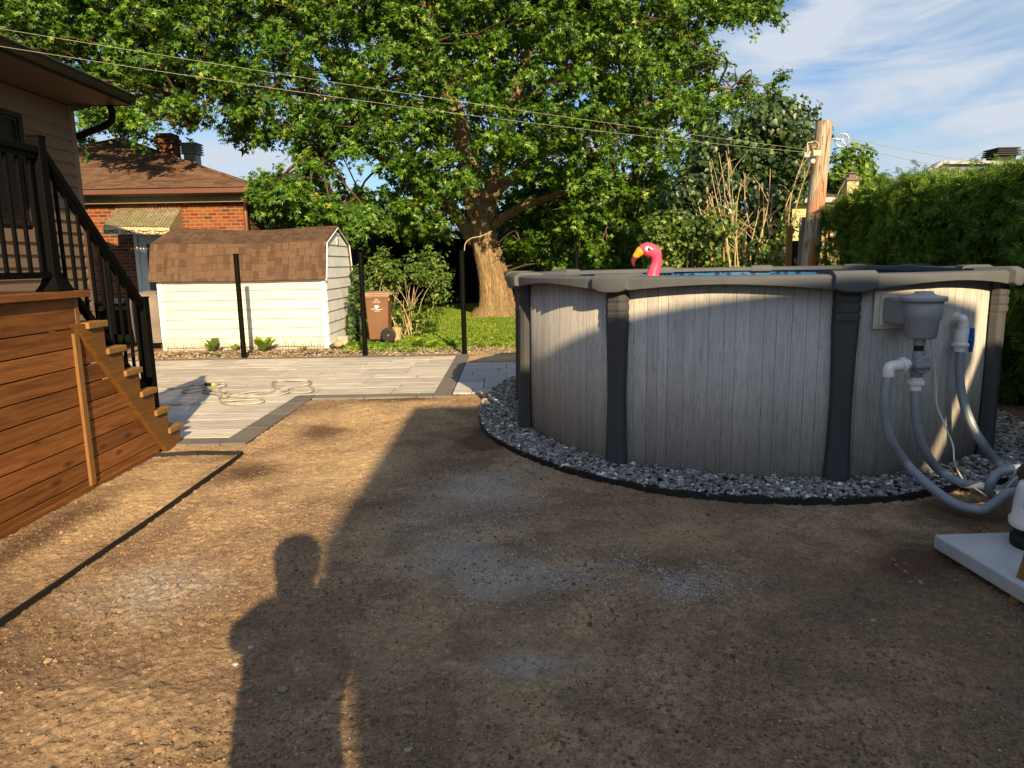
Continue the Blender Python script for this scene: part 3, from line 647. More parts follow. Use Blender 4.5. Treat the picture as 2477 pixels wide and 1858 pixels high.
def obox(b, c, ax, ay, az, sx, sy, sz, taper=1.):
    c = Vector(c); vs_ = []
    for k, t_ in ((-1, taper), (1, 1.)):
        for i, j in ((-1, -1), (1, -1), (1, 1), (-1, 1)): vs_.append(c + ax * i * sx / 2 * t_ + ay * j * sy / 2 * t_ + az * k * sz / 2)
    return b.add(vs_, [(0, 3, 2, 1), (4, 5, 6, 7), (0, 1, 5, 4), (1, 2, 6, 5), (2, 3, 7, 6), (3, 0, 4, 7)])
UP = Vector((0, 0, 1))
def wallhit(x, y):
    d = Vector(ray(1900 + x * .458, 640 + y * .458)); best = None
    for i in range(NL_):
        a, c = WALL[i], WALL[(i + 1) % NL_]; e = c - a; D_ = d.x * -e[1] + d.y * e[0]
        if abs(D_) < 1e-9: continue
        t = (a[0] * -e[1] + a[1] * e[0]) / D_; u_ = ((d.x * t - a[0]) * e[0] + (d.y * t - a[1]) * e[1]) / (e[0] ** 2 + e[1] ** 2)
        if 0 <= u_ <= 1 and t > 0 and (best is None or t < best): best = t
    return Vector((0, 0, HC)) + d * best
fl = wallhit(581, 235); f2 = wallhit(470, 235); f3 = wallhit(690, 235); wdir = (f3 - f2); wdir.z = 0; wdir.normalize(); wn = Vector((wdir.y, -wdir.x, 0)); wp = fl.copy(); fl = fl + wn * .016
basket_c = q6(722, 280, .30)
sk = empty('pool_skimmer', (basket_c.x, basket_c.y, .8), 'grey pool skimmer with round lidded basket bolted to the pool wall', 'skimmer')
b = MB(); obox(b, fl, wdir, UP, wn, .36, .25, .016); b.build('flange', M['bisque'], sk, bevel=.03, seg=3)
b = MB(); obox(b, fl + wn * .016 + wdir * .01, wdir, UP, wn, .31, .205, .02); b.build('flange', M['bisque'], sk, bevel=.02, seg=3)
b = MB(); c0 = fl + wdir * -.01 + wn * .02; bc = Vector((basket_c.x, basket_c.y, 0))
p0 = c0; obox(b, p0 + wn * .10, wdir, UP, wn, .26, .165, .19)
b.build('throat', M['pvc_grey'], sk, bevel=.02, seg=3)
b = MB(); tz = q6(722, 240, .30).z
a_ = p0 + wn * .13; e_ = Vector((bc.x, bc.y, p0.z)); b.bar(a_, e_, .19, .155); b.build('throat', M['pvc_grey'], sk, bevel=.015, seg=3)
zt = q6(722, 168, .30).z; zb = q6(722, 388, .30).z; H_ = zt - zb
b = MB(); b.lathe((bc.x, bc.y, 0), [(.0, zb), (.078, zb), (.088, zb + .012), (.094, zb + H_ * .42), (.104, zb + H_ * .47), (.112, zt - .02), (.0, zt - .015)], 32); b.build('basket_housing', M['pvc_grey'], sk, fix=True)
b = MB(); b.lathe((bc.x, bc.y, 0), [(.127, zt - .028), (.130, zt - .022), (.130, zt - .004), (.122, zt), (.09, zt + .003), (.055, zt + .016), (.05, zt + .03), (0, zt + .033)], 32); b.build('lid', M['pvc_grey'], sk)
# valve assembly
vc = Vector((bc.x, bc.y, 0)); z1 = q6(702, 425, .30).z; z2 = q6(702, 455, .30).z; zv = q6(702, 530, .30).z; z3 = q6(690, 600, .30).z; z4 = q6(688, 625, .30).z; z5 = q6(687, 665, .30).z
vc = Vector((q6(700, 500, .30).x, q6(700, 500, .30).y, 0))
va = empty('diverter_valve', (vc.x, vc.y, z5), 'grey diverter valve with white unions below the skimmer basket', 'valve')
b = MB(); b.lathe(vc, [(.033, z1), (.033, zb + .0)], 20); b.lathe(vc, [(.033, z3), (.035, z3 + .02), (.034, z2)], 20)
si = q6(640, 540, .30); b.tube([(vc.x, vc.y, zv), si], .030, 18)
b.build('valve_body', M['pvc_grey'], va)
b = MB(); b.lathe(vc, [(.028, z2), (.030, z2 + .006), (.027, z2 + .01), (.030, z2 + .016), (.027, z2 + .021), (.030, z2 + .028), (.028, z1)], 20); b.build('rubber_coupling', M['black_matte'], va)
fcen = q6(724, 530, .36); b = MB(); b.lathe(fcen - wn * .03, [(.045, 0), (.047, .03), (.055, .032), (.055, .042), (.0, .044)], 24, wn)
for i in range(8):
    a = i * math.pi / 4 + .3; b.lathe(fcen + wn * .010 + wdir * math.cos(a) * .046 + UP * math.sin(a) * .046, [(.006, 0), (.006, .012), (0, .012)], 8, wn)
b.build('valve_face', M['pvc_grey'], va, bevel=.001, seg=1)
b = MB(); hz_ = fcen + wn * .03; obox(b, hz_ - wdir * .02, wdir, UP, wn, .10, .024, .022); b.build('handle', M['pvc_grey'], va, bevel=.004)
def union(b, c, ax, r, h, n=14):
    b.lathe(c, [(r * .9, 0), (r, .004), (r, h - .004), (r * .9, h)], 24, ax); ax = Vector(ax).normalized(); x = ax.orthogonal().normalized(); y = ax.cross(x)
    for i in range(n):
        a = 2 * math.pi * i / n; o_ = Vector(c) + (x * math.cos(a) + y * math.sin(a)) * r; b.bar(o_ + ax * .003, o_ + ax * (h - .003), .007, .007)
bb = q6(687, 640, .30)
b = MB(); cc = Vector((bb.x, bb.y, 0)); union(b, cc + UP * (z4 - .012), UP, .044, .03); b.lathe(cc, [(.034, z5), (.036, z5 + .01), (.034, z4 - .01)], 20); b.lathe(cc, [(.03, z4 + .015), (.04, z3 - .004), (.036, z3 + .004)], 20); b.build('union', M['pvc_white'], va)
ua = q6(648, 525, .30); ub = q6(585, 535, .30); d_ = (ub - ua).normalized()
b = MB(); union(b, q6(632, 527, .30), d_, .042, .03); b.lathe(ua, [(.03, 0), (.03, .05), (.034, .052), (.034, .09)], 20, d_); b.build('union', M['pvc_white'], va)
el = [q6(610, 532, .30), q6(565, 537, .30), q6(549, 545, .30), q6(543, 560, .30), q6(543, 590, .30)]
b = MB(); b.tube(spline(el, 5), .0335, 18); b.build('elbow', M['pvc_white'], va)
# hoses (each its own thing)
def g6(x, y, Y): return at((1900 + x * .458) / K, (640 + y * .458) / K, Y)
RO = (wallhit(905, 288) - wp).dot(wn) + .105
hA = [q6(544, 575, .30), q6(526, 690, .30), q6(527, 800, .29), q6(556, 920, .28)] + [g6(636, 1045, 4.40), g6(755, 1165, 4.22), g6(890, 1280, 4.02), g6(985, 1338, 3.92), g6(1045, 1330, 3.90), g6(1105, 1262, 3.88), g6(1170, 1212, 3.86), g6(1262, 1198, 3.84), g6(1330, 1200, 3.84)]
hB = [q6(687, 655, .30), q6(685, 760, .30), q6(700, 880, .29), q6(745, 1000, .26)] + [g6(815, 1090, 4.52), g6(915, 1170, 4.42), g6(1020, 1210, 4.34), g6(1140, 1200, 4.26), g6(1215, 1150, 4.2), g6(1300, 1110, 4.15)]
hC = [q6(926, 450, RO), q6(918, 560, RO), q6(930, 680, RO), q6(968, 810, RO + .05), q6(1035, 935, RO + .12)] + [g6(1115, 1040, 4.70), g6(1185, 1120, 4.58), g6(1195, 1165, 4.5), g6(1230, 1200, 4.42), g6(1320, 1215, 4.35)]
hD = [g6(1240, 1084, 4.05), g6(1180, 1086, 4.06), g6(1120, 1105, 4.08), g6(1085, 1150, 4.08), g6(1083, 1200, 4.10), g6(1105, 1245, 4.14), g6(1135, 1275, 4.2)]
for nm, pts, lab in (('hose', hA, 'grey flexible hose from white elbow sagging to the ground toward the pump'), ('hose', hB, 'grey flexible hose dropping straight under the diverter valve'), ('hose', hC, 'grey flexible hose hanging from the white return valve'), ('hose', hD, 'short dark grey hose looping back from the pump port')):
    pts = [Vector(p) for p in pts]
    for p in pts: p.z = max(p.z, .055)
    b = MB(); sp_ = spline(pts, 34); b.tube(sp_, [.0278 + .0013 * (i % 2) for i in range(len(sp_))], 18); o = b.build(nm, M['hose'] if pts[0] is not hD else M['hose']); tag(o, lab, 'hose', 'grey pump hoses')
cord = [q6(766, 395, .30), q6(780, 500, .22), q6(793, 620, .18), q6(800, 740, .17), q6(842, 850, .2), q6(884, 955, .25), q6(894, 1050, .3), g6(938, 1135, 4.5), g6(1010, 1190, 4.3), g6(1105, 1240, 4.1), g6(1150, 1205, 4.0), g6(1205, 1140, 3.95), g6(1262, 1112, 3.92), g6(1330, 1100, 3.9)]
b = MB(); b.tube(spline(cord, 10), .0055, 8); tag(b.build('power_cord', M['pvc_white']), 'thin white cable trailing from under the skimmer to the pump', 'cable')
# return valve
rv = q6(930, 330, RO); ret = empty('return_valve', (rv.x, rv.y, rv.z - .2), 'white return fitting with a blue ball valve handle beside the pool post', 'valve')
b = MB(); f0 = wallhit(893, 288); b.lathe(f0, [(.052, 0), (.052, .012), (.038, .014), (.034, .03), (.03, .03)], 8, wn, smooth=False); b.build('wall_nut', M['bisque'], ret, bevel=.002)
b = MB(); b.tube(spline([f0, f0 + wn * .05, q6(935, 288, RO) , q6(940, 300, RO), q6(940, 345, RO)], 6), .030, 18); b.lathe(q6(940, 345, RO), [(.031, 0), (.034, -.005), (.034, -.03)], 18)
b.build('elbow', M['pvc_white'], ret)
b = MB(); c_ = q6(934, 345, RO); zt_ = c_.z; zu = q6(930, 425, RO).z; zl = q6(926, 460, RO).z
b.lathe((c_.x - .004, c_.y, 0), [(.033, zl), (.035, zu - .02), (.04, zu + .02), (.042, zu + .05), (.036, zt_ - .05 + .02), (.033, zt_)], 20)
union(b, Vector((c_.x - .006, c_.y, zu - .008)), UP, .048, .024)
hb = q6(975, 397, RO); b.build('valve_body', M['pvc_white'], ret)
b = MB(); s_ = Vector((c_.x, c_.y, hb.z)); b.tube([s_ + wdir * .035, s_ + wdir * .075], .014, 12)
hh = s_ + wdir * .082
b.add([hh + wdir * a + wn * c2 + UP * z for z, w2 in ((-.085, .7), (-.05, 1), (0, 1.3), (.05, 1), (.08, .9)) for a, c2 in ((-.010, -.012 * w2), (.012, -.012 * w2), (.012, .012 * w2), (-.010, .012 * w2))], [(i * 4 + j, i * 4 + (j + 1) % 4, i * 4 + 4 + (j + 1) % 4, i * 4 + 4 + j) for i in range(4) for j in range(4)] + [(0, 1, 2, 3), (16, 17, 18, 19)])
b.build('handle', M['blue'], ret, bevel=.004)
# pump and pad
pc_ = Vector((2.90, 3.86, 0)); pu = gnd(2458 / K, 1330 / K, .13)
pump = empty('pool_pump', (3.0, 3.62, .1), 'white and black pool pump on the concrete slab at the picture edge', 'pump')
M['concrete'] = plain('concrete', (.42, .43, .43), .85, .2, var=.13, scale=5, bump=.3, bscale=120)
top = [gnd(2259 / K, 1292 / K, .10), gnd(2464.5 / K, 1413 / K, .10)]
e1 = (top[1] - top[0]); bk = gnd(2448 / K, 1286 / K, .10) - top[0]
b = MB(); A_ = top[0]; B_ = A_ + e1 * 1.75; D_ = A_ + bk * 3.2; C_ = B_ + bk * 3.2 + Vector((.1, 0, 0))
ins = .02
tp = [A_, B_, C_, D_]; cn = (A_ + C_) / 2
nseg = 14
b.add([Vector((p.x, p.y, .10)) for p in tp] + [Vector((p.x, p.y, .025)) for p in tp] , [(3, 2, 1, 0), (0, 1, 5, 4), (1, 2, 6, 5), (2, 3, 7, 6), (3, 0, 4, 7), (4, 5, 6, 7)])
pad = b.build('concrete_slab', M['concrete'], bevel=.012, seg=3); tag(pad, 'pale concrete slab half buried in the soil under the pump', 'slab')
px_ = (D_ - A_).normalized(); pcen = gnd(2506 / K, 1322 / K, .10)
b = MB(); b.lathe((pcen.x, pcen.y, .10), [(.105, 0), (.11, .01), (.11, .05), (.095, .055), (.095, .075), (.115, .09), (.118, .10), (.0, .10)], 28); b.build('base', M['black_matte'], pump)
b = MB(); b.lathe((pcen.x, pcen.y, .10), [(.118, .10), (.122, .11), (.122, .135), (.112, .15), (.108, .22), (.10, .29), (.09, .315), (0, .32)], 36); b.build('motor_housing', M['pvc_white'], pump)
b = MB(); b.lathe((pcen.x + .03, pcen.y + .05, .10), [(.07, .30), (.075, .33), (.07, .42), (.05, .46), (0, .47)], 24); pq = g6(1240, 1084, 4.05); b.tube([Vector((pcen.x + .02, pcen.y + .05, pq.z)), pq + Vector((.02, 0, 0))], .036, 18); b.build('port', M['black_matte'], pump)
b = MB(); b.tube([pq + Vector((-.05, 0, 0)), pq + Vector((.0, 0, 0))], .0325, 18); b.build('hose_clamp', M['pvc_white'], pump)
def text(name, s, size, mat, parent, loc, rot, bend=None, ext=.0006, align='LEFT'):
    cu = bpy.data.curves.new(name, 'FONT'); cu.body = s; cu.size = size; cu.extrude = ext; cu.align_x = align
    o = bpy.data.objects.new(name, cu); col.objects.link(o); bpy.context.view_layer.update()
    me = bpy.data.meshes.new_from_object(o.evaluated_get(bpy.context.evaluated_depsgraph_get())); bpy.data.objects.remove(o)
    if bend:
        c0_, r_, z0_, a0 = bend
        for v in me.vertices:
            a = a0 + v.co.x / r_; zz = z0_ + v.co.y; v.co = (c0_.x + math.cos(a) * (r_ + v.co.z), c0_.y + math.sin(a) * (r_ + v.co.z), zz)
    else:
        me.transform(Matrix.Translation(loc) @ rot.to_4x4())
    me.materials.clear(); me.materials.append(mat); c = sum((v.co for v in me.vertices), Vector()) / max(1, len(me.vertices)); me.transform(Matrix.Translation(-c))
    return place(bpy.data.objects.new(name, me), c, parent)
M['ink'] = NT('navy_ink', .5).color((.01, .015, .10)).m
dirc = math.atan2(-pcen.y, -pcen.x)   # toward the viewer side
text('label_lettering', 'VIS', .044, M['ink'], pump, None, None, bend=(pcen, .1105, .10 + .205, dirc - .42), ext=.001)
text('label_lettering', 'above', .022, M['ink'], pump, None, None, bend=(pcen, .1115, .10 + .175, dirc - .42), ext=.001)
b = MB(); a0 = dirc - .60; r_ = .1115
b.add([(pcen.x + math.cos(a) * r_, pcen.y + math.sin(a) * r_, z) for a, z in ((a0, .305), (a0 + .13, .318), (a0 + .13, .355), (a0, .342))], [(0, 1, 2, 3)]); b.build('label_mark', M['ink'], pump)
st0 = gnd(2462 / K, 1455 / K, 0); st1 = st0 + Vector((.10, .02, .42))
b = MB(); b.bar(st0 - Vector((.01, 0, .03)), st1, .05, .035); tag(b.build('wooden_stake', M['deck_wood_v'], bevel=.003), 'leaning brown wooden stake beside the concrete slab', 'stake')

# ------------------------------------------------------------------ inflatable flamingo floating in the pool
def zf(x, y, Y=7.2): return at((1480 + x / 11.06) / K, (560 + y / 11.06) / K, Y)
M['pink'] = NT('pink_vinyl', .22, .6).color((.78, .07, .15)).m
M['pink2'] = NT('pink_vinyl_pale', .25, .6).color((.80, .38, .40)).m
M['orange'] = NT('orange_vinyl', .25, .6).color((.85, .33, .01)).m
M['maroon'] = NT('maroon_vinyl', .25, .6).color((.10, .022, .03)).m
M['eye_white'] = NT('eye_white', .3, .5).color((.8, .62, .6)).m
M['eye_brown'] = NT('eye_brown', .3, .5).color((.06, .02, .015)).m
S_ = (zf(1000, 0) - zf(0, 0)).length / 1000
fb = zf(1075, 1400)
fla = empty('inflatable_flamingo', (fb.x, 7.2, 1.24), 'pink inflatable flamingo with orange beak floating in the pool', 'pool float')
cl = [(1090, 1600, 200), (1085, 1400, 190), (1085, 1250, 184), (1115, 1100, 165), (1160, 960, 150), (1195, 840, 140), (1200, 720, 145), (1165, 610, 165), (1090, 530, 182), (990, 490, 185), (900, 480, 178), (830, 490, 150), (780, 515, 118)]
sp_ = spline([(a, c_, r_) for a, c_, r_ in cl], 6)
b = MB(); b.tube([zf(p[0], p[1]) for p in sp_], [p[2] * S_ * (1 - .015 * (i % 2)) for i, p in enumerate(sp_)], 24); b.build('neck', M['pink'], fla)
cl = [(800, 505, 124), (740, 545, 118), (690, 600, 104), (640, 655, 86), (625, 690, 76)]
b = MB(); sp_ = spline(cl, 5); b.tube([zf(p[0], p[1]) for p in sp_], [p[2] * S_ for p in sp_], 20); b.build('beak', M['orange'], fla)
cl = [(628, 685, 77), (585, 740, 72), (560, 800, 62), (570, 860, 48), (590, 915, 28), (598, 940, 8)]
b = MB(); sp_ = spline(cl, 5); b.tube([zf(p[0], p[1]) for p in sp_], [p[2] * S_ for p in sp_], 20); b.build('beak_tip', M['maroon'], fla)
ec = zf(930, 475) + Vector((0, -172 * S_, 0)); ax = Vector((0, -1, 0))
b = MB(); b.lathe(ec, [(80 * S_, -.02), (78 * S_, .0), (40 * S_, .007), (0, .010)], 24, ax); b.build('eye', M['eye_white'], fla)
b = MB(); b.lathe(ec + Vector((25 * S_, -.004, 0)), [(50 * S_, -.004), (48 * S_, .003), (20 * S_, .008), (0, .009)], 20, ax); b.build('pupil', M['eye_brown'], fla)
b = MB(); b.tube([zf(p[0], p[1]) + Vector((0, -(p[2] + 4) * S_, 0)) for p in [(975, 360, 145), (1010, 372, 145), (1030, 395, 150)]], .0022, 6); b.build('eyebrow', M['maroon'], fla)
b = MB(); ring = [(fb.x + .10 + .40 * math.cos(a), 7.2 + .40 * math.sin(a), 1.21) for a in np.linspace(0, 2 * math.pi, 41)]; b.tube(ring, .085, 16, cap=False); b.build('float_ring', M['pink'], fla)

# ================================================================== DECK, STAIRS, RAILING
deck = empty('wooden_deck', (-3.5, 3.4, 0), 'brown stained wooden deck with side stairs and black metal railing against the house', 'deck')
XS = -2.93
b = MB(); z = 1.118
b.box(XS - .03, XS, .4, 4.80, z + .004, 1.322); b.build('fascia_board', M['deck_wood'], deck, bevel=.003)
def low_edge(y):    # underside of the stringer
    return 1.14 + (y - 4.72) * (0.01 - 1.14) / (5.78 - 4.72)
def yedge(z): return 4.72 + (z - 1.14) * (5.78 - 4.72) / (0.01 - 1.14)
zt = z; bs = []
while zt > .05:
    zb_ = max(zt - .130, .02); y1a, y1b = yedge(zt) + .02, yedge(zb_) + .02
    if zt > 1.05: y1a = max(y1a, 4.78); y1b = max(y1b, 4.78)
    y0 = .4; cuts = [y0, random.uniform(1.2, 3.2)]
    dx = random.uniform(-.002, .002)
    for a, c1, c2 in ((y0, 4.766, 4.766), (4.774, y1a, y1b)):
        if c1 <= a: continue
        vs_ = [(XS - .022 + dx, a, zb_ + .005), (XS - .022 + dx, c2, zb_ + .005), (XS - .022 + dx, c1, zt - .003), (XS - .022 + dx, a, zt - .003)]
        vs_ += [(x + .02, y, z_) for x, y, z_ in vs_]
        bs.append((vs_, [(0, 1, 2, 3), (7, 6, 5, 4), (0, 4, 5, 1), (1, 5, 6, 2), (2, 6, 7, 3), (3, 7, 4, 0)]))
    zt = zb_ if zb_ > .021 else 0
for v_, f_ in bs: b_ = None
b = MB()
for v_, f_ in bs: b.add(v_, f_)
b.build('skirt', M['skirt_wood'], deck, bevel=.003)
b = MB(); b.box(-6.9, XS - .03, .4, 4.75, .0, 1.1); b.prism([(4.75, .0), (5.74, .0), (4.75, 1.09)], -3.88, XS - .03); b.build('light_block', M['black_matte'], deck)  # black filling added inside the deck to stop light through the skirt gaps
b = MB(); b.box(XS - .002, XS + .02, 4.735, 4.79, .03, 1.085); b.build('trim_board', M['deck_wood_v'], deck, bevel=.002)
b = MB(); b.box(XS - .003, XS + .012, .4, 5.70, .0, .035); b.build('trim_board', M['deck_wood'], deck, bevel=.002)
b = MB(); b.box(XS - .03, XS + .003, 4.802, 4.845, 1.12, 1.32); b.box(-6.9, XS - .03, 4.80, 4.84, 1.10, 1.32); b.build('fascia_board', M['deck_wood_v'], deck, bevel=.003)
b = MB()
for i in range(28):
    x1 = -2.885 - i * .143; b.box(x1 - .138, x1, .3, 4.93, 1.323, 1.368)
b.build('floor', M['deck_wood'], deck, bevel=.004)
treads = [(4.845, 1.150), (5.055, .950), (5.25, .757), (5.445, .563), (5.635, .371), (5.83, .180)]
stairs = empty('stairs', (-3.4, 5.4, 0), None, None); stairs.parent = deck; stairs.location = Vector((-3.4, 5.4, 0)) - W[deck.name]
for y0, zt in treads:
    b = MB(); b.box(-3.95, -2.872, y0, y0 + .237, zt - .045, zt); b.build('tread', M['tread_wood'], stairs, bevel=.006)
zig = [(4.72, 1.14)]
zig = [(4.72, 1.145), (4.84, 1.145), (4.84, 1.104)]
for i, (y0, zt) in enumerate(treads):
    yr = y0 + .215; zig += [(yr, zt - .046)]
    if i < 5: zig += [(yr, treads[i + 1][1] - .046)]
zig += [(treads[-1][0] + .20, .0), (5.78, .0)]
for x in (-3.9, -3.4): b = MB(); b.prism(zig, x - .02, x + .02); b.build('stringer', M['deck_wood'], stairs)
b = MB(); b.prism(zig, XS - .004, XS + .036); b.build('stringer', M['stringer_wood'], stairs, bevel=.003)
rail = empty('railing', (-2.98, 5, 1.4), None, None); rail.parent = deck; rail.location = Vector((-2.98, 5, 1.4)) - W[deck.name]
XR = -2.985
def rpost(y, z0, z1):
    b = MB(); b.box(XR - .038, XR + .038, y - .038, y + .038, z0 + .01, z1); b.box(XR - .042, XR + .042, y - .042, y + .042, z1 - .0, z1 + .014)
    b.build('post', M['black'], rail, bevel=.003)
    b = MB(); b.box(XR - .075, XR + .075, y - .075, y + .075, z0, z0 + .014)
    b.add([(XR + i * w_, y + j * w_, z0 + h) for h, w_ in ((.014, .07), (.05, .052), (.085, .044)) for i, j in ((-1, -1), (1, -1), (1, 1), (-1, 1))], [(a * 4 + c_, a * 4 + (c_ + 1) % 4, a * 4 + 4 + (c_ + 1) % 4, a * 4 + 4 + c_) for a in (0, 1) for c_ in range(4)])
    b.build('post_base', M['black'], rail, bevel=.002)
rpost(4.70, 1.37, 2.335); rpost(5.80, .18, 1.27); rpost(3.0, 1.37, 2.335)
b = MB(); b.box(XR - .035, XR + .035, 1.6, 4.66, 2.23, 2.275); b.box(XR - .02, XR + .02, 1.6, 4.66, 2.195, 2.23); b.build('top_rail', M['black'], rail, bevel=.005)
b = MB(); b.box(XR - .022, XR + .022, 1.6, 4.66, 1.455, 1.495); b.build('bottom_rail', M['black'], rail, bevel=.003)
y = 1.7
while y < 4.62:
    if abs(y - 3.0) > .06: b = MB(); b.box(XR - .0095, XR + .0095, y - .0095, y + .0095, 1.48, 2.21); b.build('baluster', M['black'], rail)
    y += .1075
a, c_ = Vector((XR, 4.73, 2.245)), Vector((XR, 5.79, 1.20))
b = MB(); b.bar(a, c_, .07, .045); b.bar(a - UP * .03, c_ - UP * .03, .04, .04); b.build('top_rail', M['black'], rail, bevel=.004)
a2, c2 = Vector((XR, 4.73, 1.50)), Vector((XR, 5.79, .43))
b = MB(); b.bar(a2, c2, .044, .045); b.build('bottom_rail', M['black'], rail, bevel=.003)
for i in range(1, 10):
    t = i / 10; yy = a.y + (c_.y - a.y) * t; b = MB(); b.box(XR - .0095, XR + .0095, yy - .0095, yy + .0095, a2.z + (c2.z - a2.z) * t - .05, a.z + (c_.z - a.z) * t - .05); b.build('baluster', M['black'], rail)

# ================================================================== DARK SIDED HOUSE ON THE LEFT
house = empty('sided_house', (-9, 6, 0), 'house with brown vinyl siding and dark overhanging eave behind the deck', 'house')
HX, HY = -6.97, 11.95
def clap(b, p0, p1, z0, z1, h, nrm, skip=None, t=.012, gap=0):
    """overlapping boards between two ground points"""
    p0, p1, nrm = Vector(p0), Vector(p1), Vector(nrm); z = z0
    while z < z1 - .005:
        e = min(z + h, z1)
        for s0, s1 in ([(0., 1.)] if not (skip and skip[2] < e and skip[3] > z) else [(0., skip[0]), (skip[1], 1.)]):
            a, c_ = p0 + (p1 - p0) * s0, p0 + (p1 - p0) * s1
            vs_ = [a + nrm * t + UP * z, c_ + nrm * t + UP * z, c_ + nrm * .001 + UP * e, a + nrm * .001 + UP * e, a - nrm * .02 + UP * z, c_ - nrm * .02 + UP * z, c_ - nrm * .02 + UP * e, a - nrm * .02 + UP * e]
            b.add(vs_, [(0, 1, 2, 3), (4, 5, 1, 0), (7, 6, 5, 4), (3, 2, 6, 7), (0, 3, 7, 4), (1, 5, 6, 2)])
        z = e
b = MB(); wy0, wy1, wz0, wz1 = 8.75, 10.66, 2.18, 3.71
clap(b, (HX, -2.0, 0), (HX, HY - .09, 0), .3, 4.08, .18, (1, 0, 0), ((wy0 + 2.) / (HY + 1.91), (wy1 + 2.) / (HY + 1.91), wz0, wz1), t=.04)
clap(b, (HX - .09, HY, 0), (-14, HY, 0), .3, 4.08, .18, (0, 1, 0)); b.build('siding', M['brown_siding'], house, fix=True)
b = MB(); b.box(-14, HX - .03, -2, HY - .03, 0, 4.05); wl = b.build('wall', M['black_matte'], house)
b = MB(); b.box(HX - .10, HX + .028, HY - .10, HY + .028, .3, 4.08); b.build('corner_trim', plain('siding_trim', (.17, .11, .085), .5, .3), house)
b = MB(); b.box(HX - .1, HX + .035, wy0 - .02, wy0 + .06, wz0 - .02, wz1 + .02); b.box(HX - .1, HX + .035, wy1 - .06, wy1 + .02, wz0 - .02, wz1 + .02); b.box(HX - .1, HX + .0345, wy0 + .06, wy1 - .06, wz1 - .06, wz1 + .02); b.box(HX - .1, HX + .0345, wy0 + .06, wy1 - .06, wz0 - .02, wz0 + .05)
win = b.build('window', M['dark_brown'], house, bevel=.004)
b = MB(); ym = 9.80
for a, c_ in ((wy0 + .08, ym), (ym + .03, wy1 - .08)):
    b.box(HX - .06, HX + .01, a, a + .04, wz0 + .06, wz1 - .07); b.box(HX - .06, HX + .01, c_ - .04, c_, wz0 + .06, wz1 - .07)
    b.box(HX - .06, HX + .009, a + .04, c_ - .04, wz0 + .06, wz0 + .1); b.box(HX - .06, HX + .009, a + .04, c_ - .04, wz1 - .11, wz1 - .07)
b.build('sash', M['dark_brown'], win)
b = MB(); b.box(HX - .05, HX - .03, 9.86, 9.93, wz0 + .1, wz1 - .11); b.box(HX - .05, HX - .03, 9.60, 9.75, wz0 + .1, wz1 - .11); b.build('curtain', M['white_trim'], win)
b = MB(); b.box(HX - .045, HX - .035, wy0 + .1, wy1 - .1, wz0 + .08, wz1 - .09); b.build('glass', M['glass'], win)
b = MB(); b.box(HX - .095, HX - .03, wy0 + .04, wy1 - .04, wz0 + .04, wz1 - .04); 
for i in range(12): pass
EX = -6.03; EZ = 4.09
b = MB()
y = -2.
while y < HY + .02: b.box(HX, EX - .01, y + .003, min(y + .10, HY + .03) - .003, EZ + .005, EZ + .018); y += .10
b.box(HX, EX - .01, -2, HY + .025, EZ + .01, EZ + .03)
b.build('soffit', M['soffit'], house)
b = MB(); b.box(EX - .01, EX + .012, -2, HY + .05, EZ - .005, EZ + .15); b.box(-10, EX - .01, HY + .03, HY + .05, EZ - .004, EZ + .15); b.build('fascia', M['dark_brown'], house)
b = MB(); gp = [(EX + .013, EZ + .13), (EX + .013, EZ + .03), (EX + .06, EZ + .03), (EX + .09, EZ + .07), (EX + .10, EZ + .13), (EX + .115, EZ + .135), (EX + .115, EZ + .145), (EX + .013, EZ + .145)]
b.add([(x, yy, z_) for yy in (-2, HY + .05) for x, z_ in gp], [(i, (i + 1) % 8, (i + 1) % 8 + 8, i + 8) for i in range(8)] + [tuple(range(8)), tuple(range(15, 7, -1))]); b.build('gutter', M['dark_brown'], house, bevel=.002)
b = MB(); b.add([(EX + .03, -2, EZ + .16), (EX + .03, HY + .08, EZ + .16), (-10, HY + .08, EZ + 1.45), (-10, -2, EZ + 1.45), (EX + .03, -2, EZ + .19), (EX + .03, HY + .08, EZ + .19), (-10, HY + .08, EZ + 1.48), (-10, -2, EZ + 1.48)], [(0, 1, 2, 3), (4, 5, 6, 7), (0, 1, 5, 4), (1, 2, 6, 5), (2, 3, 7, 6), (3, 0, 4, 7)])
b.add([(-10, HY + .02, 4), (HX, HY + .02, 4), (EX, HY + .02, EZ + .14), (-10, HY + .02, EZ + 1.4), (-10, HY - .02, 4), (HX, HY - .02, 4), (EX, HY - .02, EZ + .14), (-10, HY - .02, EZ + 1.4)], [(0, 1, 2, 3), (4, 5, 6, 7)])
b.add([(-10, -2, EZ + 1.45), (-10, HY + .08, EZ + 1.45), (-14.4, HY + .08, EZ + .16), (-14.4, -2, EZ + .16)], [(0, 1, 2, 3)])
b.build('roof', M['shingle_grey'], house)
b = MB(); b.tube(spline([(EX - .32, HY + .02, EZ + .01), (EX - .32, HY + .05, EZ - .16), (EX - .42, HY + .05, EZ - .28), (HX + .06, HY + .06, EZ - .44), (HX - .08, HY + .08, EZ - .50), (HX - .10, HY + .10, EZ - .8)], 5), .055, 12); b.tube([(HX - .10, HY + .10, EZ - .8), (HX - .10, HY + .10, .1)], .055, 12); b.build('downpipe', M['black'], house)

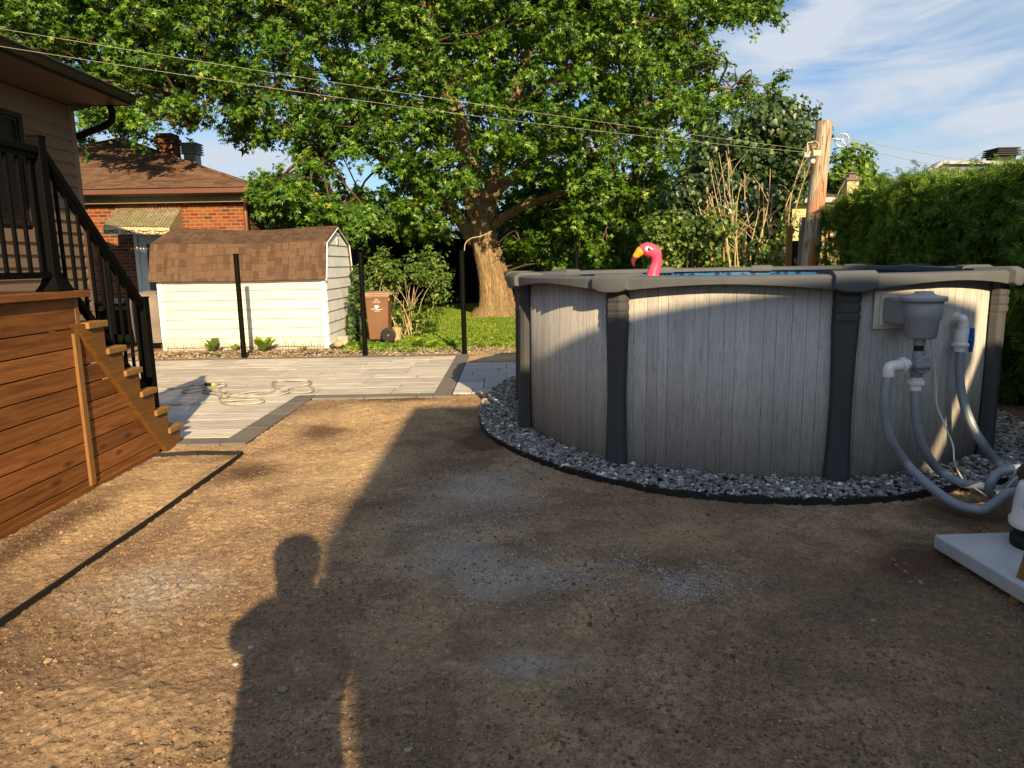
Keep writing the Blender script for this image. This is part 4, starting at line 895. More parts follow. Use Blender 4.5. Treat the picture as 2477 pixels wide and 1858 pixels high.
# house behind the camera whose roof throws the big shadow
sh = empty('two_level_house', (3.6, -5, 0), 'two level house standing behind the viewer', 'house')
b = MB(); b.box(1.87, 4.62, -7.27, -3.58, 0, 4.85); b.box(4.62, 5.12, -6.5, -3.42, 0, 3.3); b.box(5.12, 12, -6.4, -1.6, 0, 3.75); b.build('wall', M['brown_siding'], sh)
b = MB(); b.box(1.79, 5.46, -7.34, -3.52, 4.62, 5.0); b.box(4.63, 5.10, -6.56, -3.35, 3.3, 3.4); b.box(5.10, 12.1, -6.46, -1.52, 3.75, 3.87); b.build('roof', M['shingle_grey'], sh)

# ================================================================== SHED
shed = empty('garden_shed', (-4.9, 13.9, 0), 'small white sided garden shed with a brown shingled gambrel roof', 'shed')
SX0, SX1, SY0, SY1 = -6.48, -3.39, 13.2, 15.2
b = MB(); b.box(SX0 + .02, SX1 - .02, SY0 + .03, SY1 - .03, 0, 1.5); b.build('wall_core', M['white_trim'], shed)
b = MB(); clap(b, (SX0 + .06, SY0, 0), (SX1 - .06, SY0, 0), .05, 1.27, .174, (0, -1, 0), t=.032)
b.build('siding', M['white_siding'], shed)
b = MB()
for x in (SX0, SX1 - .07): b.box(x, x + .07, SY0 - .036, SY0 + .05, .0, 1.3)
b.box(SX0 + .07, SX1 - .07, SY0 - .02, SY0 + .02, 1.22, 1.30); b.build('corner_trim', M['white_trim'], shed, bevel=.003)
yr = (SY0 + SY1) / 2; gam = [(SY0 - .12, 1.27), (SY0 + .09, 1.95), (yr, 2.26), (SY1 - .09, 1.95), (SY1 + .12, 1.27)]
gw = [(SY0, .06), (SY1, .06), (SY1, 1.5), (SY1 - .13, 1.94), (yr, 2.19), (SY0 + .13, 1.94), (SY0, 1.5)]
b = MB(); z = .06
def gwid(z):
    if z < 1.45: return SY0, SY1
    if z < 1.94: t = (z - 1.45) / .49; return SY0 + .13 * t, SY1 - .13 * t
    t = min((z - 1.94) / .25, 1); return SY0 + .13 + (yr - SY0 - .13) * t, SY1 - .13 - (SY1 - .13 - yr) * t
while z < 2.12:
    e = min(z + .205, 2.18); a0, a1 = gwid(z); c0_, c1_ = gwid(e); o_ = .018
    b.add([(SX1 + o_, a0, z), (SX1 + o_, a1, z), (SX1 + .001, c1_, e), (SX1 + .001, c0_, e), (SX1 - .02, a0, z), (SX1 - .02, a1, z), (SX1 - .02, c1_, e), (SX1 - .02, c0_, e)], [(0, 1, 2, 3), (0, 4, 5, 1), (4, 7, 6, 5), (3, 2, 6, 7), (0, 3, 7, 4), (1, 5, 6, 2)])
    z = e
b.build('gable_siding', M['white_old_skylit'], shed)
b = MB(); b.prism(gw, SX0 - .0, SX0 + .03, 'x'); b.build('gable_siding', M['white_old_skylit'], shed)
b = MB(); NXR = 24
def sag(t): return -.045 * math.sin(t * math.pi) ** 1 + .012 * math.sin(t * 9)
for i in range(NXR):
    for j in range(4):
        q = []
        for (ii, jj) in ((i, j), (i + 1, j), (i + 1, j + 1), (i, j + 1)):
            t = ii / NXR; x = SX0 - .10 + (SX1 - SX0 + .14) * t; yy, zz = gam[jj]; wgt = 1 if jj == 2 else (.35 if jj in (1, 3) else .15)
            q.append((x, yy + .006 * math.sin(ii * 1.1 + jj), zz + sag(t) * wgt))
        b.add(q, [(0, 1, 2, 3)])
b_roof = b.build('roof', M['shingle'], shed, fix=True)
md = b_roof.modifiers.new('s', 'SOLIDIFY'); md.thickness = .03; md.offset = 0
b = MB()
for j in range(4):
    (y0, z0), (y1, z1) = gam[j], gam[j + 1]; b.bar((SX1 + .044, y0, z0 - .02), (SX1 + .044, y1, z1 - .02), .008, .028, (1, 0, 0))
b.build('verge_board', M['white_old_skylit'], shed)
b = MB(); b.box(SX1 + .018, SX1 + .03, yr - .06, yr + .06, 1.92, 2.04); vt = b.build('vent', M['white_trim'], shed)
b = MB()
for k in range(5): b.box(SX1 + .0305, SX1 + .034, yr - .045, yr + .045, 1.935 + k * .019, 1.944 + k * .019)
b.build('louvre', M['black_matte'], vt)
b = MB(); b.box(SX1 - .2, SX1 + .0, SY0 + .02, SY1, .0, .06); b.box(SX0, SX1, SY0 + .005, SY0 + .1, -.02, .05); b.build('base', M['concrete'], shed)
b = MB(); b.ico(at(760, 735, 15.0) + Vector((.02, -.3, .0)), .12, 1, .25, (1.2, .8, .8)); o = b.build('stone', M['concrete']); tag(o, 'rough grey block leaning on the back corner of the shed', 'stone')
p = gnd(742, 745); b = MB(); b.box(p.x - .10, p.x + .10, p.y - .06, p.y + .10, 0, .17); tag(b.build('concrete_block', plain('old_block', (.38, .33, .26), .9, .1, var=.25, scale=12, bump=.5, bscale=60), bevel=.02, seg=3), 'weathered square block beside the shed gable wall', 'block')
p = gnd(730, 750); b = MB(); b.ico((p.x, p.y + .03, .06), .085, 2, .12, (1, .8, .8)); tag(b.build('stone', plain('tan_stone', (.40, .32, .22), .9, .1, var=.3, scale=12)), 'rounded tan stone in front of the shed corner', 'stone')
# wire hoop edging in front of the shed
we = empty('wire_border_fence', (-4.9, 12.98, 0), 'low rusty wire hoop border along the foot of the shed', 'garden border')
M['wire'] = plain('rusty_wire', (.13, .10, .07), .7, .3, 0, .3)
b = MB(); nh = 19
for i in range(nh):
    x = SX0 + .13 + i * (SX1 - SX0 - .26) / (nh - 1); h = .19 + .025 * math.sin(i * 1.9) + .02 * (i % 3 == 0); yy = 13.02 + .02 * math.sin(i * .8); r_ = .052
    pts = [(x - r_, yy, -.02)] + [(x - r_ * math.cos(a), yy, h - r_ + r_ * math.sin(a)) for a in np.linspace(0, math.pi, 9)] + [(x + r_, yy, -.02)]
    b.tube(pts, .0032, 5)
    for dx in (-.022, 0, .022): b.tube([(x, yy, h - .10), (x + dx, yy, h - .06), (x + dx * .9, yy, h - .035)], .0028, 4)
    b.tube([(x, yy, h - .10), (x, yy, h - .16)], .0028, 4); b.tube([(x - .03, yy, h - .12), (x, yy, h - .14)], .0028, 4)
b.tube([(SX0 + .05 + k * .2, 13.0 + .02 * math.sin(k), .085 + .008 * math.sin(k * 2.1)) for k in range(16)], .0032, 5)
b.build('hoops', M['wire'], we)

# ================================================================== FENCE POSTS
def fpost(x, y, h, lab, lean=0):
    b = MB(); b.tube([(x, y, -.05), (x + lean, y, h)], .042, 14); b.lathe((x + lean, y, h - .01), [(.046, 0), (.046, .022), (.0, .024)], 14)
    tag(b.build('fence_post', M['black']), lab, 'fence post', 'black steel fence posts without panels')
fpost(-6.705, 11.92, 1.72, 'black fence post seen through the stair balusters')
fpost(-4.506, 11.90, 1.72, 'bare black fence post in front of the white shed wall')
fpost(-2.463, 11.92, 1.71, 'bare black fence post at the shed corner beside the brown bin')
fpost(-.79, 11.90, 1.71, 'bare black fence post in front of the maple lawn')
pa = at(1245, 543, 12.2); fpost(pa.x, 12.2, pa.z, 'black fence post behind the pool under the maple branches')
pa = at(1495, 540, 12.0); fpost(pa.x, 12.0, pa.z, 'black fence post behind the pool beside the bare stems')
# ================================================================== WHEELED BIN
BX, BY = -2.62, 14.2
binn = empty('wheeled_bin', (BX, BY, 0), 'brown wheeled organics bin with lid in front of the shrub', 'bin')
M['bin'] = plain('bin_brown', (.165, .083, .048), .5, .35, var=.12, scale=3, bump=.05)
M['bin_lid'] = plain('bin_lid', (.30, .19, .13), .5, .35, var=.25, scale=6)
bw, bh = .235, .91
b = MB(); b.add([(BX + sx_ * w_, BY + sy_ * d, z) for z, w_, d in ((.05, bw * .80, .17), (.80, bw * .96, .22), (bh, bw, .235)) for sx_, sy_ in ((-1, -1), (1, -1), (1, 1), (-1, 1))], [(k * 4 + j, k * 4 + (j + 1) % 4, k * 4 + 4 + (j + 1) % 4, k * 4 + 4 + j) for k in (0, 1) for j in range(4)] + [(3, 2, 1, 0), (8, 9, 10, 11)]); b.build('body', M['bin'], binn, bevel=.025, seg=3)
b = MB(); b.box(BX - .265, BX + .262, BY - .265, BY + .25, bh, bh + .032); b.box(BX - .24, BX + .24, BY - .252, BY - .24, bh - .025, bh); b.build('rim', M['bin_lid'], binn, bevel=.01)
b = MB(); b.add([(BX + sx_ * w_, BY + sy_ * d, z) for z, w_, d in ((bh + .033, .28, .275), (bh + .06, .275, .27), (bh + .085, .17, .16), (bh + .09, .14, .13)) for sx_, sy_ in ((-1, -1), (1, -1), (1, 1), (-1, 1))], [(k * 4 + j, k * 4 + (j + 1) % 4, k * 4 + 4 + (j + 1) % 4, k * 4 + 4 + j) for k in (0, 1, 2) for j in range(4)] + [(3, 2, 1, 0), (12, 13, 14, 15)]); b.box(BX + .26, BX + .31, BY - .2, BY + .2, bh + .02, bh + .05); b.build('lid', M['bin_lid'], binn, bevel=.01)
b = MB(); b.box(BX + .22, BX + .245, BY - .20, BY - .14, bh - .10, bh); b.build('handle_bracket', M['bin_lid'], binn, bevel=.005)
for dy in (-.02,):
    c_ = Vector((BX + .21, BY - .255, .148)); ax = Vector((0, -1, 0))
    b = MB(); b.lathe(c_, [(.10, 0), (.142, .0), (.148, .012), (.148, .04), (.14, .05), (.102, .05)], 28, ax); wh = b.build('wheel', M['black_matte'], binn)
    b = MB(); b.lathe(c_, [(.102, .005), (.10, .042), (.065, .036), (.022, .038), (.018, .052), (0, .052)], 24, ax); b.build('hub', plain('wheel_hub', (.17, .165, .15), .5), wh)
M['print'] = NT('white_print', .6).color((.8, .78, .7)).m
rx = Matrix.Rotation(R(90) + .045, 3, 'X')
fy = BY - .2215
for s_, zz, sz in (('THE', .825, .034), ('CITY OF', .780, .034), ('compost', .615, .03)):
    text('lettering', s_, sz * 1.15, M['print'], binn, Vector((BX, fy - .012 - (.825 - zz) * -.06, zz)), rx, align='CENTER')
b = MB(); yy = fy - .010
b.add([(BX + math.cos(a) * (.042 + .006 * math.sin(3 * a)), yy, .705 + math.sin(a) * .030) for a in np.linspace(0, 2 * math.pi, 20, False)], [tuple(range(20))])
b.box(BX - .006, BX + .006, yy - .002, yy, .66, .69)
pts = [(BX - .11 + .22 * t, yy, .656 + .008 * math.sin(t * 6.3)) for t in np.linspace(0, 1, 12)]; b.tube(pts, .006, 4)
b.build('tree_emblem', M['print'], binn)
p = gnd(850, 738); b = MB(); b.lathe((p.x + .02, p.y + .25, 0), [(.10, 0), (.095, .12), (.10, .26), (.085, .27), (0, .272)], 14, (.1, 0, 1)); tag(b.build('log', wood_mat('split_log', [(.22, .12, .05), (.5, .36, .2), (.6, .48, .3), (.1, .05, .02, 1)], 'z'), bevel=.004), 'short split log standing behind the bin wheel', 'log')

# ================================================================== NEIGHBOUR'S BRICK HOUSE
NY = 18.4
bh_ = empty('brick_house', (-11.5, 22, 0), 'orange brick bungalow with a brown shingled hip roof behind the shed', 'house')
xr = at(527, 470, NY).x; ez = at(400, 411, 17.95).z; xl = -17.5
b = MB(); b.box(xl, xr, NY, NY + 8, 0, ez - .05); b.build('wall', M['brick'], bh_)
FX, FY_ = at(553, 410, 17.9).x, 17.9
ap = Vector((-11.5, 22.1, ez + 1.95)); FL = Vector((-16.6, FY_, ez + .06)); FR = Vector((FX, FY_, ez + .06)); BR_ = Vector((FX, 27, ez + .06)); BL_ = Vector((-16.6, 27, ez + .06)); ap2 = ap + Vector((.0, .9, 0))
b = MB(); b.add([FL, FR, BR_, BL_, ap, ap2], [(0, 1, 4), (1, 2, 5, 4), (2, 3, 5), (3, 0, 4, 5), (0, 3, 2, 1)]); rf = b.build('roof', M['shingle_far'], bh_)
b = MB(); b.tube([FR + UP * .01, ap + UP * .012], .035, 6); b.tube([FL + UP * .01, ap + UP * .012], .035, 6); b.build('hip_ridge', M['shingle_far'], rf)
b = MB(); b.box(FL.x, FR.x, FY_ + .01, NY, ez - .10, ez - .06); b.box(FR.x - .5, FR.x, NY, 27, ez - .10, ez - .06); b.box(FL.x, FR.x, FY_ + .28, NY - .002, ez - .27, ez - .10); b.build('soffit', M['tan_trim'], bh_)
b = MB(); b.box(FL.x, FR.x + .02, FY_ - .1, FY_, ez - .09, ez + .03); b.box(FR.x, FR.x + .1, FY_ - .1, 27, ez - .09, ez + .03); b.build('gutter', M['copper_trim'], bh_, bevel=.015)
b = MB(); b.tube(spline([(FX - .1, FY_, ez - .1), (FX - .3, FY_ + .15, ez - .25), (xr + .06, NY - .02, ez - .45), (xr + .06, NY - .03, ez - .8), (xr + .06, NY - .03, .1)], 5), .05, 10); b.build('downpipe', M['copper_trim'], bh_)
c_ = at(362, 300, 22.0); b = MB(); zt_ = at(360, 290, 22).z
b.box(c_.x - .26, c_.x + .22, 21.8, 22.3, ez + .9, zt_ - .12); b.box(c_.x - .30, c_.x + .26, 21.76, 22.34, zt_ - .30, zt_ - .12); b.box(c_.x - .26, c_.x + .22, 21.8, 22.3, zt_ - .12, zt_); b.build('chimney', M['brick'], rf)
c_ = at(414, 330, 21.2); zt_ = at(414, 309, 21.2).z
M['galv'] = plain('galvanised', (.16, .165, .17), .4, .5, .5, .1)
b = MB(); b.box(c_.x - .17, c_.x + .17, 21.05, 21.4, ez + .6, zt_ - .3); b.build('roof_vent', M['galv'], rf)
b = MB()
for k in range(5): b.box(c_.x - .24, c_.x + .24, 20.98, 21.46, zt_ - .32 + k * .068, zt_ - .32 + k * .068 + .03)
b.box(c_.x - .2, c_.x + .2, 21.0, 21.42, zt_ - .31, zt_ - .02); b.build('vent_cap', M['galv'], rf)
# awning with corrugated sheet
a0_, a1_ = at(222, 490, 17.3), at(368, 490, 17.3); t0, t1 = at(252, 452, NY), at(392, 450, NY)
a1_ = at(366, 492, 17.3)
M['awning'] = None
t = NT('corrugated_sheet', .7, .3); t.color(t.mix(t.ramp(t.noise(t.coord('World'), 2.4, 5, .7), [(.4, (.36, .34, .27)), (.6, (.27, .25, .11))]), (.20, .17, .10, 1), t.ramp(t.noise(t.coord('World', (16, 2, 2)), 2, 3), [(.4, (.8, .8, .8)), (.6, (0, 0, 0))]))); M['awning'] = t.m
b = MB(); n = 241; vs_ = []
for i in range(n):
    s_ = i / (n - 1); off = .035 * math.sin(s_ * math.pi * 2 * 20)
    p_ = t0.lerp(t1, s_); q_ = a0_.lerp(a1_, s_); vs_ += [(p_.x, p_.y, p_.z + off), (q_.x, q_.y, q_.z + off)]
b.add(vs_, [(2 * i, 2 * i + 2, 2 * i + 3, 2 * i + 1) for i in range(n - 1)], True); aw = b.build('awning', M['awning'], bh_, fix=False)
b = MB()
for i in range(40):
    q_ = a0_.lerp(a1_, i / 40); q2 = a0_.lerp(a1_, (i + .8) / 40); b.box(q_.x, q2.x, q_.y - .01, q_.y + .01, q_.z - .16, q_.z)
for i in range(16):
    q_ = a1_.lerp(t1, i / 16); q2 = a1_.lerp(t1, (i + .8) / 16); b.add([(q_.x, q_.y, a1_.z - .16), (q2.x, q2.y, a1_.z - .16), (q2.x, q2.y, q2.z - .01), (q_.x, q_.y, q_.z - .01)], [(0, 1, 2, 3)])
b.box(a0_.x, a1_.x, a0_.y - .02, a0_.y + .02, a0_.z - .18, a0_.z - .16); b.build('valance', plain('valance', (.55, .46, .30), .6, var=.15), aw)
for k in range(4):
    q_ = a0_.lerp(a1_, (k + .5) / 4); b = MB()
    pts = [(q_.x - .11 + .09 * math.cos(th) * th / 6, q_.y - .02, q_.z - .09 + .07 * th / 6 * math.sin(th)) for th in np.linspace(6.2, .5, 12)] + [(q_.x + .11 - .09 * math.cos(th) * th / 6, q_.y - .02, q_.z - .09 + .07 * th / 6 * math.sin(th)) for th in np.linspace(.5, 6.2, 12)]
    b.tube(pts, .007, 4); b.build('scrollwork', M['black'], aw)
# side door under the awning
d0, d1 = at(292, 540, NY - .03).x, at(372, 540, NY - .03).x; dz = at(300, 503, NY).z
b = MB(); b.box(d0, d0 + .09, NY - .06, NY + .05, .3, dz); b.box(d1 - .09, d1, NY - .06, NY + .05, .3, dz); b.box(d0 + .09, d1 - .09, NY - .06, NY + .05, dz - .09, dz); dr = b.build('door', M['white_trim'], bh_, bevel=.004)
b = MB(); b.box(d0 + .09, d1 - .09, NY - .03, NY - .002, .35, dz - .09); b.build('door_leaf', M['white_trim'], dr)
b = MB(); b.box(d0 + .29, d1 - .2, NY - .034, NY - .03, .9, dz - .28); b.build('glass', NT('door_glass', .08, .8).color((.12, .16, .13)).m, dr)
b = MB()
for z in (1.22, 1.6, 1.95): b.box(d0 + .29, d1 - .2, NY - .0385, NY - .0345, z, z + .014)
b.box(d0 + .6, d0 + .612, NY - .0385, NY - .0345, .9, dz - .28); b.build('glazing_bar', plain('lead', (.1, .1, .1)), dr)
hz_ = at(341, 603, NY).z; hx = at(346, 603, NY).x; b = MB(); b.lathe((hx, NY - .03, hz_), [(.035, 0), (.035, .02), (0, .022)], 14, (0, -1, 0)); b.lathe((hx, NY - .03, hz_ - .16), [(.03, 0), (.03, .02), (.012, .03), (.012, .06), (.035, .07), (.035, .09), (0, .1)], 14, (0, -1, 0)); b.build('handle', M['galv'], dr)
# dark carport / rear wing, right of the brick corner
cp0 = empty('carport', (-5, 22, 0), 'dark carport wing with black posts in deep shade right of the brick house', 'carport')
M['shade_wall'] = plain('shade_dark', (.018, .014, .012), .8, .2)  # near-black colour stands in for the deep shade of the carport
b = MB(); e0, e1 = at(560, 425, 19.), at(700, 452, 22.5); e2 = at(830, 500, 28.)
b.bar(e0, e1, .3, .12); b.bar(e1, e2, .3, .12); b.build('fascia', M['dark_brown'], cp0)
b = MB(); b.add([e0, e1, e2, e2 + Vector((-6, 2, .2)), e0 + Vector((-2, 5, .2))], [(0, 1, 2, 3, 4)]); b.build('roof', M['shingle_grey'], cp0)
b = MB()
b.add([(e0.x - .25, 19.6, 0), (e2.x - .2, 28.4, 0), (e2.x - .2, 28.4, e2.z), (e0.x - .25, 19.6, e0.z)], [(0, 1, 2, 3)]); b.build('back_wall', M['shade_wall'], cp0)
for x in (668, 730, 590):
    p = at(x, 480, 20.5 if x < 700 else 22.5); b = MB(); b.box(p.x - .05, p.x + .05, p.y - .05, p.y + .05, 0, e1.z + .05); b.build('post', M['dark_brown'], cp0)
rr = empty('red_roofed_house', (-6, 32, 0), 'distant house with red metal roof edge behind the carport', 'house')
a, c_ = at(805, 480, 33), at(860, 502, 33); b = MB(); b.add([a, c_, c_ + Vector((-3, 3, 0)), a + Vector((-1.5, 3, 1.))], [(0, 1, 2, 3)]); b.bar(a, c_, .3, .14)
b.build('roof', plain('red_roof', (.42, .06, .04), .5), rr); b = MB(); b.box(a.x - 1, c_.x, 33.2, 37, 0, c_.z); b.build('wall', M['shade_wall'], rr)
p = at(844, 476, 33.5); b = MB(); b.box(p.x - .2, p.x + .2, 33.3, 33.7, p.z - .9, p.z + .25); b.build('roof_vent', M['galv'], rr)

# clutter by the brick house: dark table, covered grill
tb = empty('garden_table', (-8.6, 14.6, 0), 'black cluttered garden table in shade behind the stair railing', 'table')
b = MB(); b.box(-9.8, -7.35, 14.1, 15.2, .80, .84); b.build('table_top', M['black'], tb, bevel=.01)
for x, y in ((-9.7, 14.2), (-7.45, 14.2), (-9.7, 15.1), (-7.45, 15.1)): b = MB(); b.box(x - .03, x + .03, y - .03, y + .03, 0, .80); b.build('leg', M['black'], tb)
b = MB(); b.box(-9.7, -7.45, 14.25, 15.1, .22, .26); b.build('shelf', M['black'], tb)
for x, y, z, sx_, sy_, sz_, mt, lab in ((-8.05, 14.6, .26, .5, .4, .42, 'black_matte', 'black storage box under the garden table'), (-8.9, 14.6, .26, .6, .4, .34, 'pvc_grey', 'grey storage box under the garden table, left of the black one'), (-7.95, 14.4, .84, .22, .2, .09, 'white_trim', 'small white tray lying on the garden table'), (-8.7, 14.5, .84, .14, .14, .10, 'blue', 'small blue tub standing on the garden table')):
    b = MB(); b.box(x - sx_ / 2, x + sx_ / 2, y - sy_ / 2, y + sy_ / 2, z, z + sz_ * .85); b.box(x - sx_ / 2 - .01, x + sx_ / 2 + .01, y - sy_ / 2 - .01, y + sy_ / 2 + .01, z + sz_ * .85, z + sz_)
    tag(b.build('storage_box', M[mt], bevel=.01), lab, 'box')
M['cover'] = plain('grill_cover', (.20, .17, .165), .85, .2, var=.2, scale=4, bump=.6, bscale=6)
gp_ = at(348, 700, 13.6); gz = at(350, 628, 13.6).z; gc = Vector((gp_.x - .22, 13.75, 0)); b = MB(); rings = []
for z, r_ in ((.12, .30), (.4, .32), (.6, .33), (gz - .28, .34), (gz - .12, .31), (gz - .03, .2), (gz, .05)):
    rings.append([(gc.x + math.cos(a) * r_ * 1.15 * (1 + .05 * math.sin(a * 7 + z * 3)), gc.y + math.sin(a) * r_ * (1 + .05 * math.sin(a * 5)), z) for a in np.linspace(0, 2 * math.pi, 28, False)])
b.add([v for r_ in rings for v in r_], [(i * 28 + j, i * 28 + (j + 1) % 28, i * 28 + 28 + (j + 1) % 28, i * 28 + 28 + j) for i in range(6) for j in range(28)] + [tuple(range(168, 196))], True); gr_ = empty('covered_grill', gc, 'barbecue under a grey fabric cover beside the left end of the shed', 'grill'); b.build('cover', M['cover'], gr_)
for dx in (-.2, .2): b = MB(); b.lathe((gc.x + dx, gc.y - .1, .06), [(.06, -.02), (.06, .02)], 14, (1, 0, 0)); b.build('wheel', M['black_matte'], gr_)

# ================================================================== RIGHT BACKGROUND HOUSES
h1 = empty('brown_roofed_house', (18, 34, 0), 'distant house with brown roof and yellow brick chimney beyond the cedar hedge', 'house')
Yd = 32; a, c_ = at(1720, 418, Yd + 3), at(1900, 418, Yd + 3); a2, c2 = at(1690, 436, Yd), at(1930, 440, Yd)
b = MB(); b.add([a2, c2, c_, a, a + Vector((0, 3, -1.2)), c_ + Vector((0, 3, -1.2))], [(0, 1, 2, 3), (3, 2, 5, 4)]); b.build('roof', M['shingle_far'], h1)
b = MB(); b.box(a2.x, c2.x, Yd - .1, Yd, a2.z - .28, a2.z - .02); b.build('fascia', M['white_trim'], h1)
b = MB(); b.box(a2.x + .3, c2.x - .3, Yd + .5, Yd + 5.5, 0, a2.z - .1); b.build('wall', plain('cream_siding', (.48, .40, .24), .7, var=.05), h1)
p = at(1837, 420, Yd + 2); ztp = at(1837, 391, Yd + 2).z
b = MB(); b.box(p.x - .27, p.x + .27, Yd + 1.8, Yd + 2.3, p.z - .8, ztp); b.build('chimney', M['yellow_brick'], h1)
b = MB(); b.box(p.x - .36, p.x + .36, Yd + 1.7, Yd + 2.4, ztp, ztp + .12); b.box(p.x - .16, p.x + .16, Yd + 1.9, Yd + 2.2, ztp + .12, ztp + .28); b.box(p.x - .22, p.x + .22, Yd + 1.86, Yd + 2.24, ztp + .33, ztp + .37); b.build('chimney_cap', plain('cap_brown', (.09, .06, .05)), h1)
h2 = empty('grey_gabled_house', (22, 26, 0), 'house with grey eave and black roof vent above the cedar hedge', 'house')
Yd = 24; A1 = at(1968, 392, Yd); A2 = at(2032, 352, Yd); A3 = at(2115, 351, Yd); A4 = at(2290, 352, Yd)
b = MB(); b.add([A1, A2, A4, A4 + Vector((0, 0, -1.2)), A1 + Vector((0, 0, -.1))], [(0, 1, 2, 3, 4)]); b.add([p_ + Vector((0, .5, 0)) for p_ in (A1, A2, A4)], [(0, 1, 2)]); b.box(A1.x + .4, A4.x, Yd + .2, Yd + 6, 0, A1.z); b.build('wall', plain('slate_siding', (.10, .12, .16), .6, var=.05), h2)
b = MB(); b.bar(A1 + Vector((-.2, 0, -.1)), A2, .3, .1); b.bar(A2, A4, .3, .1); b.add([A1, A2, A2 + Vector((0, .5, 0)), A1 + Vector((0, .5, 0))], [(0, 1, 2, 3)]); b.add([A2, A4, A4 + Vector((0, .5, 0)), A2 + Vector((0, .5, 0))], [(0, 1, 2, 3)]); b.build('roof', plain('grey_roof_edge', (.30, .31, .34), .6), h2)
p = at(2166, 345, Yd + .8); z0_ = at(2166, 323, Yd + .8).z; b = MB(); b.box(p.x - .3, p.x + .3, Yd + .6, Yd + 1.2, p.z - .5, z0_ + -.05); b.build('roof_vent', M['black_matte'], h2); b = MB()
for k in range(4): b.box(p.x - .42 + .02 * k, p.x + .42 - .02 * k, Yd + .5, Yd + 1.3, z0_ - .22 + k * .07, z0_ - .18 + k * .07)
b.build('vent_cap', M['black_matte'], h2)
h3 = empty('white_gabled_house', (9, 38, 0), 'distant house with white gable and brown roof behind the bare stems', 'house')
Yd = 36; g0, g1, g2 = at(1530, 470, Yd), at(1560, 448, Yd), at(1596, 474, Yd); b = MB(); b.bar(g0, g1, .4, .22); b.bar(g1, g2, .4, .22); b.build('bargeboard', M['white_trim'], h3)
a, c_, d_, e_ = at(1420, 512, Yd), at(1640, 512, Yd), at(1630, 478, Yd + 4), at(1440, 478, Yd + 4); b = MB(); b.add([a, c_, d_, e_], [(0, 1, 2, 3)]); b.add([g0 + Vector((.2, .1, 0)), g1 + Vector((0, .1, -.15)), g2 + Vector((-.2, .1, 0))], [(0, 1, 2)]); b.build('roof', M['shingle_far'], h3)
b = MB(); b.box(a.x, c_.x, Yd - .15, Yd, a.z - .3, a.z); b.build('fascia', plain('orange_trim', (.55, .17, .06), .6), h3)
b = MB(); b.box(a.x + .2, c_.x - .2, Yd + .3, Yd + 5, 0, a.z - .1); b.build('wall', plain('beige_wall', (.3, .27, .22)), h3)
h4 = empty('yellow_garage', (9.5, 17, 0), 'pale yellow sided garage behind the wooden pole', 'garage')
Yd = 15.5; a, c_ = at(1712, 440, Yd), at(1800, 432, Yd); b = MB(); clap(b, (a.x, Yd, 0), (c_.x + 1.2, Yd, 0), 0, a.z, .16, (0, -1, 0)); b.build('siding', plain('yellow_siding', (.42, .35, .17), .6, var=.06), h4)
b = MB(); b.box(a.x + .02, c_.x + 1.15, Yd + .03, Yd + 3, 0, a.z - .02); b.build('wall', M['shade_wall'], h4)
b = MB(); b.box(a.x - .2, c_.x + 1.4, Yd - .25, Yd + 3.2, a.z, a.z + .1); b.build('roof', plain('garage_roof', (.3, .3, .3)), h4)

# ================================================================== WOODEN POLE, PULLEYS, LINES
YP = 11.8
pb, pt = at(1747, 590, YP), at(1781, 263, YP)
pb2 = pb + (pb - pt) * (pb.z / (pt.z - pb.z))
pole = empty('wooden_pole', (pb2.x, YP, 0), 'old weathered wooden utility pole with rust stain at the end of the cedar hedge', 'pole')
b = MB(); pts = [pb2.lerp(pt, t) for t in np.linspace(-.02, 1, 14)]; b.tube(pts, [.150 - .022 * i / 13 + .003 * math.sin(i * 2.3) for i in range(14)], 20, smooth=True)
b.build('pole_shaft', M['pole_wood'], pole)
fl_ = at(1762, 332, YP - .22); b = MB()
obox(b, fl_ + Vector((.0, -.02, 0)), X0, UP, Vector((0, -1, 0)), .13, .085, .09, .8); b.build('floodlight', plain('lamp_cream', (.42, .40, .27)), pole, bevel=.01)
b = MB(); obox(b, fl_ + Vector((-.12, .06, -.01)), X0, UP, Vector((0, -1, 0)), .11, .085, .09, .8); b.build('floodlight', plain('lamp_grey', (.3, .31, .31)), pole, bevel=.01)
b = MB(); b.lathe(fl_ + Vector((-.02, .06, -.14)), [(.03, 0), (.045, .03), (.04, .08), (0, .09)], 14); b.bar(fl_ + Vector((-.02, .1, -.1)), fl_ + Vector((0, .16, 0)), .05, .05); b.build('sensor', M['bisque'], pole)
def wheel(c, ax, r_, nm, lab, mat, hook_to):
    e = empty(nm, c, lab, 'pulley', 'clothesline pulleys on the wooden pole'); ax = Vector(ax).normalized(); x = ax.orthogonal().normalized(); y = ax.cross(x)
    b = MB(); ring = [c + (x * math.cos(a) + y * math.sin(a)) * r_ for a in np.linspace(0, 2 * math.pi, 29)]; b.tube(ring, .013, 8, cap=False); b.lathe(c - ax * .012, [(.028, 0), (.028, .024)], 12, ax)
    for k in range(5): a = k * 2 * math.pi / 5 + .4; b.tube([c, c + (x * math.cos(a) + y * math.sin(a)) * r_], .008, 6)
    b.build('wheel', mat, e)
    b = MB(); b.tube([c + ax * .03 + (x * 0), c + ax * .03 + (hook_to - c) * .5, hook_to], .009, 6); b.tube([c - ax * .03, c - ax * .03 + (hook_to - c) * .5, hook_to], .009, 6); b.build('bracket', mat, e)
    return e
M['alu'] = plain('aluminium', (.5, .5, .52), .35, .5, .6, .08)
w1 = at(1819, 303, YP); w2 = at(1757, 318, YP - .2)
wheel(w1, (.25, 1, .1), .098, 'line_pulley', 'silver spoked pulley hooked to the right side of the wooden pole', M['alu'], at(1797, 299, YP))
